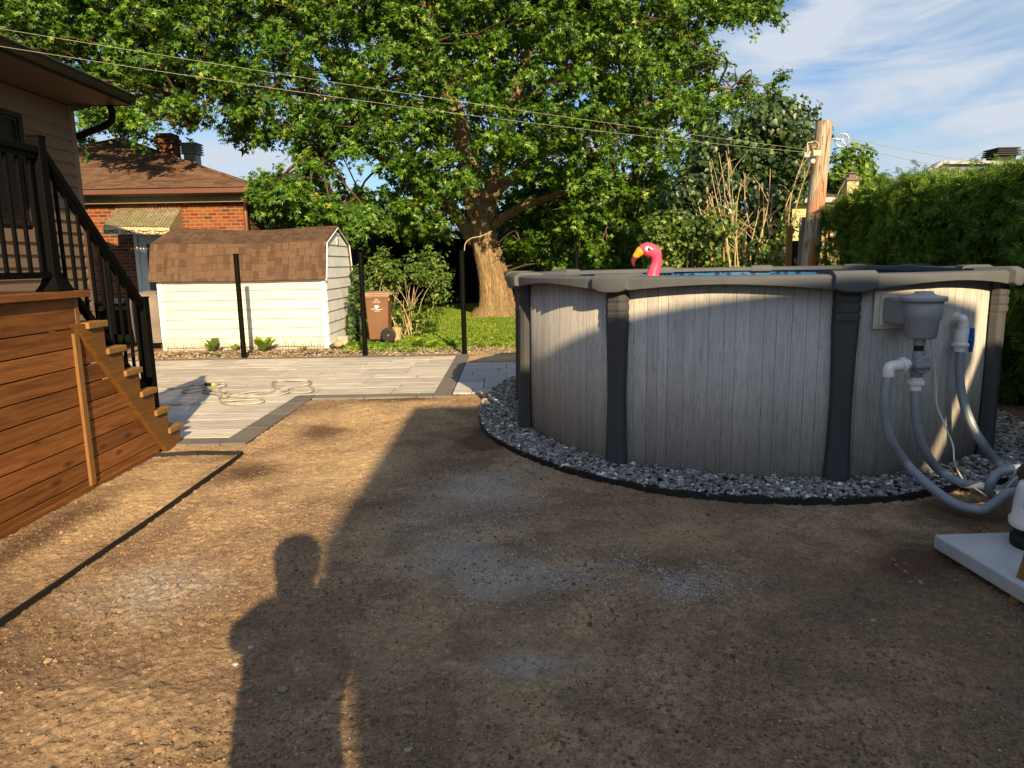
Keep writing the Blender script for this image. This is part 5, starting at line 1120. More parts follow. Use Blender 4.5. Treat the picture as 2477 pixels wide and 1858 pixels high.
wheel(w2, (.75, .65, .05), .085, 'line_pulley', 'tan spoked pulley framed on the left side of the wooden pole', plain('tan_metal', (.36, .30, .18), .5), at(1766, 322, YP))
b = MB(); q0, q1, q2, q3 = at(1744, 308, YP - .2), at(1759, 307, YP - .2), at(1759, 333, YP - .2), at(1744, 333, YP - .2)
for a, c_ in ((q0, q1), (q1, q2), (q2, q3), (q3, q0)): b.bar(a, c_, .016, .016)
b.build('pulley_bracket', plain('bracket_tan', (.33, .30, .2)), pole)
M['cable'] = plain('line_cable', (.30, .32, .26), .5, .4, bump=0)
def wire(a, c_, sag_, r_, lab, ext=1.15):
    pts = [a.lerp(c_, t) - UP * sag_ * 4 * t * (1 - t) for t in np.linspace(0, ext, 40)]
    b = MB(); b.tube(pts, r_, 6); tag(b.build('clothesline', M['cable']), lab, 'cable', 'clotheslines')
wire(at(1752, 324, YP - .2), at(0, 62, 8), .05, .0022, 'upper clothesline running from the pole over the shed to the left house', 1.08)
wire(at(1752, 330, YP - .2), at(0, 100, 8), .09, .0022, 'lower clothesline running from the pole over the shed to the left house', 1.08)
wire(at(1824, 296, YP), at(2212, 362, 17), .05, .006, 'upper thin line running right from the silver pulley into the sky', 1.2)
wire(at(1824, 312, YP), at(2130, 372, 17), .05, .006, 'lower thin line running right from the silver pulley behind the hedge', 1.3)
# wooden fence remains behind pole
for i, (x, ytop, wdt, mt, lab, Yy) in enumerate(((1733, 469, .13, 'grey_wood', 'grey fence plank standing beside the base of the wooden pole', 11.9), (1704, 488, .10, 'deck_wood_v', 'tall brown fence plank left of the grey one', 12.3), (1716, 520, .16, 'shade_wall', 'dark low fence panel between the brown and grey planks', 12.4))):
    p = at(x, 560, Yy); zt_ = at(x, ytop, Yy).z; b = MB(); b.box(p.x - wdt / 2, p.x + wdt / 2, Yy, Yy + .04, 0, zt_ if i != 1 else zt_); o = b.build('fence_plank', M[mt], bevel=.004); tag(o, lab, 'fence plank', 'old wooden planks by the pole')

# ================================================================== FOLIAGE
def star(n=5):
    """maple leaf: five pointed lobes with notches, base at origin"""
    tips = [(-150, .55), (-68, .85), (0, 1.05), (68, .85), (150, .55)]; V = [(0, 0, 0)]; Q = []
    V.append((0, -.10, 0))
    seq = []
    for i, (a, r_) in enumerate(tips):
        a = R(a); tip = (math.sin(a) * r_, math.cos(a) * r_, -.10 * r_)
        if i == 0: seq.append((-.05, -.16, 0))
        seq.append(tip)
        if i < 4:
            am = R((tips[i][0] + tips[i + 1][0]) / 2); seq.append((math.sin(am) * .36, math.cos(am) * .36, .04))
    seq.append((.05, -.16, 0)); V = [(0, 0, .02)] + seq
    for i in range(5): Q.append((0, 1 + 2 * i, 2 + 2 * i, 3 + 2 * i))
    V = np.array(V, float); V[:, 1] += .16; return V, np.array(Q)
def oval():
    V = np.array([(0, 0, 0), (-.28, .35, .05), (0, .5, -.04), (.28, .35, .05), (-.2, .75, .0), (0, 1.05, -.12), (.2, .75, 0)]); return V, np.array([(0, 3, 2, 1), (1, 2, 5, 4), (2, 3, 6, 5)])
def heart():
    V = np.array([(0, 0, 0), (-.42, .10, .05), (-.5, .42, .04), (0, .5, -.05), (.5, .42, .04), (.42, .10, .05), (0, 1.0, -.15)]); return V, np.array([(0, 3, 2, 1), (0, 5, 4, 3), (2, 3, 6, 2), (3, 4, 6, 3)])[:, :][[0, 1]], None
def heart2():
    V = np.array([(0, 0, 0), (-.42, .10, .05), (-.48, .45, .04), (0, 1.0, -.15), (.48, .45, .04), (.42, .10, .05), (0, .45, -.03)]); return V, np.array([(0, 6, 2, 1), (0, 5, 4, 6), (6, 3, 2, 6), (6, 4, 3, 6)])[:2], np.array([(6, 4, 3, 2)])
def spray():
    """cedar spray: flat feathery fan of slim leaflets"""
    V = []; Q = []
    def leafl(x, y, a, l_, w_):
        o = len(V); d = (math.sin(a), math.cos(a)); n_ = (d[1], -d[0])
        V.extend([(x - n_[0] * w_, y - n_[1] * w_, 0), (x + d[0] * l_ * .5 - n_[0] * w_ * 1.2, y + d[1] * l_ * .5 - n_[1] * w_ * 1.2, -.02), (x + d[0] * l_, y + d[1] * l_, -.08 * l_), (x + n_[0] * w_, y + n_[1] * w_, .0)]); Q.append((o, o + 1, o + 2, o + 3))
    leafl(0, 0, 0, 1.0, .03)
    for k in range(4):
        y = .12 + k * .19; l_ = .50 - k * .09
        leafl(0, y, .75, l_, .035); leafl(0, y + .05, -.75, l_, .035)
    return np.array(V), np.array(Q)
def leaves(name, C, Nm, size, tmpl, mat, parent, spin=None, down=0.):
    """C leaf bases, Nm leaf normals; tip direction random in the leaf plane, or drooping"""
    V, Q = tmpl; n = len(C); Nm = Nm / (np.linalg.norm(Nm, axis=1)[:, None] + 1e-9)
    r_ = rng.normal(size=(n, 3)) + (spin if spin is not None else 0); r_[:, 2] -= down
    T = r_ - (r_ * Nm).sum(1)[:, None] * Nm; T /= (np.linalg.norm(T, axis=1)[:, None] + 1e-9); S = np.cross(T, Nm)
    sz = size * rng.uniform(.7, 1.3, n)
    P = (V[None, :, 0, None] * S[:, None] + V[None, :, 1, None] * T[:, None] + V[None, :, 2, None] * Nm[:, None]) * sz[:, None, None] + C[:, None]
    FF = (Q[None] + (np.arange(n) * len(V))[:, None, None]).reshape(-1, Q.shape[1])
    return npmesh(name, P.reshape(-1, 3), FF, mat, parent)
def inset(px, py, P, d=26): return all(inp(px + a, py + b, P) for a, b in ((0, 0), (d, 0), (-d, 0), (0, d), (0, -d)))
def inp(x, y, P):
    c = False; j = len(P) - 1
    for i in range(len(P)):
        if (P[i][1] > y) != (P[j][1] > y) and x < (P[j][0] - P[i][0]) * (y - P[i][1]) / (P[j][1] - P[i][1]) + P[i][0]: c = not c
        j = i
    return c
def twig_leaves(B, nt, nl, reach, droop=.25):
    """leaves set along short twigs that fan out of each bough and droop at their ends"""
    C = []; Nn = []
    for c in B:
        s_ = random.uniform(.7, 1.3); main = rng.normal(size=3); main[2] *= .4; main[1] -= .5; main /= np.linalg.norm(main)
        for _ in range(int(nt * random.uniform(.7, 1.3))):
            d = main * .7 + rng.normal(size=3) * (.8, .8, .5); d /= np.linalg.norm(d); L_ = reach * s_ * random.uniform(.5, 1.25); k = max(3, int(nl * L_ / reach))
            t = rng.uniform(.15, 1, k) ** .8; P = np.array(c) + d[None] * (t * L_)[:, None]; P[:, 2] -= droop * t ** 2 * L_; P += rng.normal(0, .055 * s_, P.shape) * (1, 1, .7); C.append(P)
            q = rng.normal(0, .6, (k, 3)); q[:, 2] += .75; q[:, 1] -= .35; q += d[None] * .4; Nn.append(q)
    return np.concatenate(C), np.concatenate(Nn)
def sample_boughs(poly, y0, y1, n, holes=(), mind=.5, zmin=0, yfun=None, ins=12):
    xs = [p[0] for p in poly]; ys = [p[1] for p in poly]; out = []; tries = 0
    while len(out) < n and tries < n * 60:
        tries += 1; px, py = random.uniform(min(xs), max(xs)), random.uniform(min(ys), max(ys))
        if not inset(px, py, poly, ins): continue
        if any((px - h[0]) ** 2 + (py - h[1]) ** 2 < h[2] ** 2 for h in holes): continue
        Y = random.uniform(y0, y1)
        if yfun and not yfun(px, py, Y): continue
        p = at(px, py, Y)
        if p.z < zmin: continue
        if all((p - q).length > mind for q in out): out.append(p)
    return out
def bough_leaves(B, nl, rx, rz, shell=.55):
    """leaves over flattened drooping boughs: more on the upper shell"""
    C = []; Nn = []
    for c in B:
        k = int(nl * random.uniform(.7, 1.3)); d = rng.normal(size=(k, 3)); d /= np.linalg.norm(d, axis=1)[:, None]
        r_ = rng.random(k) ** (1 / 3.) * (1 - shell) + shell; s = random.uniform(.75, 1.25)
        rr_ = np.array([rx * s * random.uniform(.8, 1.3), rx * s * random.uniform(.8, 1.2), rz * s])
        off = d * r_[:, None] * rr_; off *= (1 + .35 * (vnoise(d[:, 0] * 3 + c[0], d[:, 2] * 3 + c[2], 3) - .5))[:, None]
        C.append(np.array(c) + off); nn = d.copy(); nn[:, 2] += .55; nn[:, 1] -= .25; nn += rng.normal(0, .45, nn.shape); Nn.append(nn)
    return np.concatenate(C), np.concatenate(Nn)
STAR = star(); OVAL = oval(); SPRAY = spray()
HEART = (np.array([(0, 0, 0), (-.45, .12, .05), (-.42, .5, .03), (0, 1.0, -.15), (.42, .5, .03), (.45, .12, .05)]), np.array([(0, 3, 2, 1), (0, 5, 4, 3)]))

def limbs_to(B, segs, mat, parent, r0=.05, step=3, maxd=5):
    b = MB(); P = [Vector(p) for s_ in segs for p in s_]
    for c in B[::step]:
        q = min(P, key=lambda p: (p - c).length + max(0, p.z - c.z) * .5)
        if (q - c).length > maxd: continue
        mid = (q + c) / 2 + Vector((random.uniform(-.3, .3), random.uniform(-.3, .3), .25 + random.uniform(-.2, .3)))
        L_ = (q - c).length; rb = min(r0, .02 + L_ * .012)
        b.tube(spline([q, mid, c], 4), [rb * (1 - .08 * i) for i in range(9)], 6)
        for _ in range(3):
            e = c + Vector((random.gauss(0, .4), random.gauss(0, .4), random.gauss(-.05, .2))); b.tube([mid.lerp(c, .7), (mid + c) / 2 * .3 + e * .7, e], [.018, .012, .005], 5)
    return b.build('branches', mat, parent)
# --- the big maple
tr = empty('maple_tree', (-.4, 21.2, 0), 'huge maple with a broad sunlit crown and thick pale trunk beyond the patio', 'tree')
YT = 21.2
tp = [(1074, 690, .62), (1073, 655, .53), (1065, 600, .45), (1055, 555, .42), (1042, 510, .40), (1035, 460, .36)]
b = MB()
def trunk_tube(b, lst, Yf=lambda i: YT, n=18, ns=5):
    pts = [tuple(at(x, y, Yf(i))) + (r_,) for i, (x, y, r_) in enumerate(lst)]; s_ = spline(pts, ns)
    b.tube([p[:3] for p in s_], [p[3] for p in s_], n); return [Vector(p[:3]) for p in s_]
segs = []
base = at(1074, 690, YT); pts = [(base.x, YT, -.1, .86), (base.x, YT, .12, .70)] + [tuple(at(x, y, YT)) + (r_,) for x, y, r_ in tp[1:]]
s_ = spline(pts, 6); 
nn = 40; vs_ = []
for i, p in enumerate(s_):
    for j in range(nn):
        a = 2 * math.pi * j / nn; lob = 1 + (.10 * math.sin(a * 5 + 1) + .06 * math.sin(a * 9 + i * .1) + .04 * math.sin(a * 17 + i * .4)) * (1 if i < 14 else .6) + random.uniform(-.025, .025)
        vs_.append((p[0] + math.cos(a) * p[3] * lob, p[1] + math.sin(a) * p[3] * lob, p[2]))
b.add(vs_, [(i * nn + j, i * nn + (j + 1) % nn, (i + 1) * nn + (j + 1) % nn, (i + 1) * nn + j) for i in range(len(s_) - 1) for j in range(nn)], True)
segs.append([Vector(p[:3]) for p in s_][10:])
segs.append(trunk_tube(b, [(1035, 480, .34), (1020, 400, .29), (1005, 330, .26), (990, 260, .24), (962, 180, .21), (945, 110, .18), (925, 30, .15), (900, -80, .1)], lambda i: YT - .12 * i))
segs.append(trunk_tube(b, [(1045, 480, .26), (1060, 420, .24), (1085, 340, .2), (1100, 260, .17), (1125, 170, .15), (1150, 80, .12), (1190, -20, .09)], lambda i: YT + .1 * i))
segs.append(trunk_tube(b, [(1022, 520, .20), (990, 470, .17), (950, 430, .15), (900, 385, .13), (840, 350, .11), (780, 320, .08), (700, 330, .05)], lambda i: YT - .35 * i))
segs.append(trunk_tube(b, [(1012, 340, .19), (975, 260, .17), (940, 200, .16)], lambda i: YT - .25 * i, 12))
segs.append(trunk_tube(b, [(985, 250, .15), (900, 230, .14), (790, 200, .13), (735, 170, .13), (700, 110, .12), (650, 40, .10), (600, -60, .07)], lambda i: YT - .5 * i, 12))
segs.append(trunk_tube(b, [(790, 200, .08), (720, 215, .06), (650, 200, .05), (560, 210, .04)], lambda i: YT - 2 - .3 * i, 8))
segs.append(trunk_tube(b, [(1065, 420, .16), (1150, 350, .14), (1250, 290, .12), (1360, 240, .09), (1480, 200, .06), (1580, 190, .04)], lambda i: YT - .4 * i, 12))
segs.append(trunk_tube(b, [(1050, 500, .14), (1120, 450, .12), (1210, 420, .09), (1300, 400, .06), (1380, 420, .04)], lambda i: YT - .6 * i, 10))
segs.append(trunk_tube(b, [(1100, 240, .13), (1200, 170, .1), (1320, 90, .08), (1450, 20, .05)], lambda i: YT - .3 * i, 10))
b.build('trunk', M['bark'], tr, fix=True)
CROWN = [(440, -150), (470, 60), (450, 150), (455, 230), (490, 285), (520, 365), (548, 300), (600, 330), (640, 345), (600, 372), (560, 395), (565, 455), (640, 465), (720, 485), (770, 500), (800, 470), (850, 505), (930, 525), (975, 500), (1000, 450), (1060, 440), (1085, 520), (1110, 580), (1200, 590), (1290, 570), (1370, 530), (1430, 550), (1480, 530), (1500, 480), (1470, 420), (1440, 350), (1480, 320), (1530, 280), (1560, 240), (1600, 225), (1650, 235), (1690, 215), (1695, 170), (1640, 145), (1590, 130), (1560, 95), (1600, 70), (1650, 40), (1670, 0), (1690, -150)]
HOLES = [(570, 340, 30), (740, 345, 26), (800, 375, 50), (640, 365, 18), (875, 410, 34), (695, 112, 26), (770, 368, 44), (620, 225, 16), (592, 395, 0), (850, 395, 26), (1425, 330, 14), (1480, 280, 16), (990, 330, 22), (950, 150, 20), (1120, 100, 14), (720, 170, 26), (560, 110, 16)]
def yf(px, py, Y):
    # crown thinner at its hanging skirts, and kept off the trunk's sunny face
    if py > 420 and 950 < px < 1075: return False
    return True
def front(px, py, Y):
    if any((px - a) ** 2 + (py - b_) ** 2 < r_ * r_ for a, b_, r_ in ((1010, 325, 48), (990, 260, 42), (962, 185, 36), (1035, 420, 48), (1082, 360, 34), (1105, 270, 24), (1040, 470, 50), (945, 110, 28), (700, 110, 34), (985, 450, 34), (735, 175, 26), (1130, 170, 20))): return False
    q = ((px - 1050) / 640) ** 2 + ((py - 150) / 470) ** 2; f = 21.3 - 4.2 * math.sqrt(max(0., 1 - q))
    p = at(px, py, Y); k = 21.2 - Y
    if -1.3 + k * .25 < p.x < .8 + k * .25 and p.z < 2.1 + k * .4545: return False
    return yf(px, py, Y) and abs(Y - f) < .9
B = sample_boughs(CROWN, 16.0, 22.4, 420, HOLES, .70, 1.0, front)
LOWSK = [(1085, 500), (1130, 490), (1300, 480), (1460, 470), (1450, 545), (1370, 530), (1290, 572), (1200, 588), (1110, 575)]
B += sample_boughs(LOWSK, 20, 21.6, 22, (), .6, .6, None, 12)
B += sample_boughs([(545, 400), (600, 380), (760, 430), (830, 440), (800, 480), (720, 485), (640, 462), (565, 452)], 15.8, 18, 20, (), .4, .8, None, 12)
C, Nn = twig_leaves(B, 16, 20, .58)
leaves('crown', C, Nn, .088, STAR, M['maple'], tr, down=1.0)
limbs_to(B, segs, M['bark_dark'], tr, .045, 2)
# upper crown out of the frame, which throws the deep shade
Bt = []
while len(Bt) < 260:
    p = Vector((random.uniform(-9, 7), random.uniform(16.5, 26), random.uniform(9, 16)))
    if ((p.x + .6) / 8.5) ** 2 + ((p.y - 21.2) / 5.2) ** 2 + ((p.z - 8) / 8) ** 2 < 1: Bt.append(p)
C, Nn = bough_leaves(Bt, 90, .9, .6); leaves('crown', C, Nn, .2, STAR, M['maple'], tr, down=.8)
# dark inner mass so the crown's heart is dense
Bi = sample_boughs(CROWN, 22.0, 25.5, 300, [h if h[2] else (0, 0, 0) for h in HOLES] + [(780, 370, 70), (640, 350, 60), (600, 320, 50), (1420, 330, 30), (1560, 100, 60), (1600, 180, 60), (520, 340, 40)], .7, 1.5)
Bi += sample_boughs([(1080, 430), (1450, 380), (1470, 540), (1300, 570), (1110, 570)], 22, 25, 60, (), .6, .8)
C, Nn = bough_leaves(Bi, 80, .75, .6, .2); leaves('crown', C, Nn, .19, STAR, M['maple'], tr, down=.6)

# --- second maple, upper left
t2 = empty('maple_tree', (at(60, 100, 22).x, 22, 0), 'maple filling the upper left sky behind the dark eave, branches hanging over the chimney', 'tree')
b = MB(); s2 = [trunk_tube(b, [(75, 420, .35), (72, 250, .3), (66, 120, .27), (62, 20, .24), (55, -120, .2)], lambda i: 22., 14)]
s2.append(trunk_tube(b, [(70, 160, .2), (110, 110, .16), (190, 90, .12), (300, 80, .08)], lambda i: 21.5 - .3 * i, 10))
s2.append(trunk_tube(b, [(68, 120, .16), (30, 105, .14), (-60, 60, .1)], lambda i: 21.5 - .3 * i, 10))
s2.append(trunk_tube(b, [(70, 260, .2), (180, 210, .16), (280, 190, .12), (380, 210, .07), (420, 280, .04)], lambda i: 21.8 - .7 * i, 10))
b.build('trunk', M['bark'], t2)
LT = [(-180, -180), (470, -180), (480, 60), (478, 160), (440, 240), (425, 300), (385, 325), (330, 305), (300, 290), (245, 300), (215, 318), (165, 300), (160, 240), (60, 190), (-180, 150)]
B2 = sample_boughs(LT, 17.3, 21.5, 190, [(355, 310, 66), (415, 325, 56), (250, 320, 50), (300, 310, 40), (145, 55, 18), (460, 90, 20), (300, 200, 16), (190, 130, 14), (100, 130, 0), (240, 265, 14)], .75, 2)
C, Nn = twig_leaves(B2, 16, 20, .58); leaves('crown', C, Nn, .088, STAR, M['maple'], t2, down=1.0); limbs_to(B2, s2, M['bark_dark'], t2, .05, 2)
B3 = sample_boughs(LT, 21, 25, 100, [(145, 55, 30), (460, 90, 40), (300, 200, 30), (240, 300, 60), (400, 300, 40), (180, 300, 50), (360, 300, 95), (420, 300, 80), (250, 300, 50)], .8, 2); C, Nn = bough_leaves(B3, 60, .8, .6, .2); leaves('crown', C, Nn, .19, STAR, M['maple'], t2)
B4 = [Vector((random.uniform(-19, -9), random.uniform(17, 26), random.uniform(9.5, 14))) for _ in range(90)]; C, Nn = bough_leaves(B4, 70, .9, .6); leaves('crown', C, Nn, .2, STAR, M['maple'], t2)

# --- vine covered tree and bare stems, right
vt_ = empty('vine_covered_tree', (5.1, 14.5, 0), 'dark green leafy tree left of the wooden pole with heart shaped leaves', 'tree')
VP = [(1480, 330), (1520, 290), (1560, 260), (1600, 240), (1640, 225), (1690, 210), (1720, 212), (1745, 235), (1765, 250), (1772, 285), (1760, 340), (1745, 400), (1720, 440), (1690, 420), (1650, 440), (1600, 420), (1540, 430), (1500, 470), (1510, 540), (1475, 560), (1440, 540), (1450, 480), (1430, 420), (1440, 370)]
Bv = sample_boughs(VP, 13.3, 16.5, 88, [(1590, 285, 12), (1500, 330, 10)], .33, 0)
C, Nn = bough_leaves(Bv, 130, .36, .3, .4); leaves('crown', C, Nn, .10, HEART, M['vine'], vt_, down=1.6)
b = MB(); sv = []
for x0_, x1_, y1_ in ((1640, 1650, 250), (1690, 1700, 240), (1600, 1560, 300), (1660, 1600, 290)): sv.append(trunk_tube(b, [(x0_, 620, .05), (x0_ + 5, 500, .045), ((x0_ + x1_) / 2 + 8, 400, .035), (x1_, y1_, .02)], lambda i: 14.6, 8, 4))
b.build('trunk', M['bark_dark'], vt_)
bs_ = empty('bare_stem_bush', (5.0, 13.2, 0), 'bush of pale bare upright stems behind the pool rim', 'shrub')
b = MB()
for k in range(27):
    x0_ = max(1545, min(1700, random.gauss(1618, 42))); lean = (x0_ - 1612) * random.uniform(.3, 1.0) + random.gauss(0, 22); ht = random.uniform(300, 440); Yk = random.uniform(12.6, 13.6); r_ = random.uniform(.008, .02)
    pts = [at(x0_, 610, Yk), at(x0_ + lean * .35 + random.uniform(-6, 6), 610 - (610 - ht) * .35, Yk), at(x0_ + lean * .7 + random.uniform(-8, 8), 610 - (610 - ht) * .7, Yk), at(x0_ + lean + random.uniform(-8, 8), ht, Yk)]
    s_ = spline(pts, 4); b.tube(s_, [r_ * (1 - .055 * i) for i in range(len(s_))], 6)
    for _ in range(3):
        i = random.randrange(4, len(s_) - 2); p_ = Vector(s_[i]); e = p_ + Vector((random.gauss(0, .22), random.gauss(0, .15), random.uniform(.15, .5))); b.tube([p_, p_.lerp(e, .5) + Vector((0, 0, .04)), e], [r_ * .5, r_ * .35, .003], 5)
b.build('stems', M['stem'], bs_)
Bs = sample_boughs([(1500, 440), (1700, 440), (1730, 590), (1500, 600), (1480, 560)], 12.4, 14.0, 30, (), .25, 0); C, Nn = bough_leaves(Bs, 60, .28, .22, .3); leaves('foliage', C, Nn, .085, HEART, M['shrub'], bs_, down=.8)
# leafy undergrowth right of the flamingo
ug = empty('leafy_bush', (3.2, 13.5, 0), 'green leafy bush behind the pool between the flamingo and the bare stems', 'shrub')
Bu = sample_boughs([(1400, 480), (1460, 440), (1520, 470), (1530, 600), (1400, 600)], 13, 14.5, 40, (), .25, 0); C, Nn = bough_leaves(Bu, 90, .28, .25, .3); leaves('foliage', C, Nn, .075, HEART, M['shrub'], ug, down=1)
b = MB()
for k in range(9): p_ = Vector((random.uniform(2.6, 4.0), random.uniform(13.1, 14), 0)); b.tube([p_, p_ + Vector((random.gauss(0, .15), 0, .9)), p_ + Vector((random.gauss(0, .3), 0, 1.9))], [.02, .015, .006], 6)
b.build('stems', M['bark_dark'], ug)

# --- hedges
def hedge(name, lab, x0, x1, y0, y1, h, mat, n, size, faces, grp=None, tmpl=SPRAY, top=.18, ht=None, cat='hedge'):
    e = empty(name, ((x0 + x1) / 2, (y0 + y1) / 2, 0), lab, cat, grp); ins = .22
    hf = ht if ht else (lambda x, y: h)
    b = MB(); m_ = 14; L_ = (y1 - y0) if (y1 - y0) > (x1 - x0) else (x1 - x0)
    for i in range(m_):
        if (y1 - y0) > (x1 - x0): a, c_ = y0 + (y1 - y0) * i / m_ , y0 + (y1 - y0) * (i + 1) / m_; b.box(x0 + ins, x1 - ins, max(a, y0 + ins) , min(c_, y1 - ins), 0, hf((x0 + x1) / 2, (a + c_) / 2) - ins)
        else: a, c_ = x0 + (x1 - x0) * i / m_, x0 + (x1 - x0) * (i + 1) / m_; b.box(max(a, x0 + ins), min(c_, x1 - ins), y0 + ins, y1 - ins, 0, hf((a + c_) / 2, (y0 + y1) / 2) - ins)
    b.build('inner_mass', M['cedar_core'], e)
    C = []; Nn = []
    for f, frac in faces:
        k = int(n * frac); u = rng.random(k); v = rng.random(k)
        if f == 'x0': P = np.stack([np.full(k, x0), y0 + u * (y1 - y0), v], 1); nn = (-1, 0, .25)
        if f == 'y0': P = np.stack([x0 + u * (x1 - x0), np.full(k, y0), v], 1); nn = (0, -1, .25)
        if f == 'y1': P = np.stack([x0 + u * (x1 - x0), np.full(k, y1), v], 1); nn = (0, 1, .25)
        if f == 'top': P = np.stack([x0 + u * (x1 - x0), y0 + v * (y1 - y0), np.ones(k)], 1); nn = (0, 0, 1)
        if f == 'edge': P = np.stack([x0 + rng.random(k) ** 2 * .5, y0 + u * (y1 - y0), np.ones(k)], 1); nn = (-.35, -.75, .45)
        hh_ = np.array([hf(p[0], p[1]) for p in P]); P[:, 2] *= hh_
        if f == 'edge': P[:, 2] += rng.random(k) ** 2.2 * .22 * (.5 + 1.2 * vnoise(P[:, 1] * 4, P[:, 0] * 4, 8)) - .12
        bump_ = (fbm(P[:, 0] * 2.2 + P[:, 1] * 2.2, P[:, 2] * 2.2, 4, 7) - .48) * .95
        P += np.array(nn)[None] * (bump_ - rng.random(k) * .16)[:, None]
        if f == 'top': P[:, 2] += top * (fbm(P[:, 0] * 3, P[:, 1] * 3, 3, 21) - .4) + rng.random(k) ** 4 * .26 - .05
        C.append(P); q = np.tile(np.array(nn, float), (k, 1)) + rng.normal(0, .55, (k, 3)); Nn.append(q)
    C = np.concatenate(C); Nn = np.concatenate(Nn)
    spin = np.zeros((len(C), 3)); spin[:, 2] = 1.1; spin[:, 0] = -.5 if faces[0][0] == 'x0' else 0
    leaves('foliage', C, Nn, size, tmpl, mat, e, spin=spin); return e
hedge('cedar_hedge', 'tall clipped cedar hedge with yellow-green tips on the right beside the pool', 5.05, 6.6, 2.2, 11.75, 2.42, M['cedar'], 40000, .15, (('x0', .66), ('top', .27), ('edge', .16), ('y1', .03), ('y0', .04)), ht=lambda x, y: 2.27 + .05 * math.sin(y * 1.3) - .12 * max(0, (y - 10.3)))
hedge('back_hedge', 'high dark hedge in deep shade behind the maple trunk', -8.0, 9, 28, 29.5, 2.7, M['shaded_hedge'], 15000, .26, (('y0', .8), ('top', .2)))
# --- flowering shrub by the bin
fs = empty('garden_shrub', (-2.3, 15.4, 0), 'bushy green shrub with yellowish tips behind the brown bin', 'shrub')
Bf = []
for _ in range(150):
    p = Vector((random.uniform(-3.2, -1.35), random.uniform(14.75, 16.4), random.uniform(.15, 1.95)))
    if fbm(np.array([p.x * 2.5]), np.array([p.z * 2.5]), 2, 5)[0] > .40 and ((p.x + 2.25) / 1.0) ** 2 + ((p.y - 15.5) / .9) ** 2 + ((p.z - .75) / 1.15) ** 2 < 1: Bf.append(p)
Bf += [at(875 + dx, y, 15.3) for dx, y in ((-50, 545), (-48, 560), (-40, 575), (-20, 585), (30, 590), (10, 585), (45, 600), (60, 640), (70, 670), (-60, 600), (-70, 640), (40, 700), (20, 720))]
C, Nn = twig_leaves(Bf, 7, 13, .3); leaves('foliage', C, Nn, .075, OVAL, M['shrub'], fs, down=.5)
b = MB()
for k in range(22):
    p_ = Vector((-2.25 + random.gauss(0, .25), 15.3 + random.gauss(0, .2), 0)); e = Vector((-2.25 + max(-.8, min(.8, random.gauss(0, .45))), 14.95 + random.gauss(0, .2), random.uniform(.7, 1.35))); b.tube(spline([p_, p_.lerp(e, .5) + Vector((random.gauss(0, .06), 0, .1)), e], 4), [.014 - .0012 * i for i in range(9)], 5)
b.build('stems', M['stem'], fs)
iv = empty('climbing_vine', (-3.3, 14.5, 0), 'dark ivy climbing the back corner of the shed', 'vine')
Bi_ = [at(x, y, 14.45) for x, y in ((770, 600), (768, 615), (772, 590), (766, 640), (770, 655), (762, 690), (768, 680), (760, 710), (766, 720), (775, 700), (780, 660), (776, 630), (764, 730))]
C, Nn = bough_leaves(Bi_, 60, .15, .2, .3); leaves('foliage', C, Nn, .08, HEART, M['vine'], iv, down=1)
b = MB(); b.tube([(-3.2, 14.5, 0), (-3.15, 14.5, .6), (-3.2, 14.5, 1.3)], .012, 6); b.build('stems', M['bark_dark'], iv)
# far trees
def ftree(nm, lab, px, ptop, Yd, rad, tm, mat, size, n=26, conic=False):
    c = at(px, ptop, Yd); e = empty(nm, (c.x, Yd, 0), lab, 'tree'); B = []
    for _ in range(n * 6):
        t = random.random(); z = c.z - .15 * rad - t * rad * 2.6; rr_ = rad * ((t * .9 + .08) if conic else math.sqrt(max(.05, 1 - (t - .45) ** 2 * 2.2))) * random.uniform(.2, 1)
        a = random.uniform(0, 2 * math.pi); B.append(Vector((c.x + math.cos(a) * rr_, Yd + math.sin(a) * rr_, z)))
        if len(B) >= n: break
    C, Nn = bough_leaves(B, 90, rad * .3, rad * .3, .3); leaves('crown', C, Nn, size, tm, mat, e, down=.4)
    b = MB(); b.tube([(c.x, Yd, 0), (c.x, Yd, c.z - rad * .5)], [rad * .12, rad * .05], 10); b.build('trunk', M['bark_dark'], e)
ftree('birch_tree', 'light green tree rising behind the yellow brick chimney', 1826, 322, 37, 1.45, HEART, M['maple_far'], .22, 34)
ftree('leafy_tree', 'green tree between the wooden pole and the yellow chimney', 1800, 345, 36, 1.15, HEART, M['maple_far'], .22, 22)
ftree('leafy_tree', 'low round tree right of the yellow brick chimney', 1880, 370, 40, 1.3, HEART, M['maple_far'], .22, 24)
ftree('spruce_tree', 'pointed spruce seen through the gap left of the maple trunk', 778, 410, 44, 2.2, OVAL, M['conifer'], .3, 40, True)
ftree('pale_tree', 'pale grey-green tree above the red roof', 832, 470, 40, 1.6, OVAL, M['conifer'], .25, 26)
ftree('leafy_tree', 'dim tree filling the gap behind the vine covered tree', 1545, 420, 26, 1.6, HEART, M['maple_far'], .18, 24)

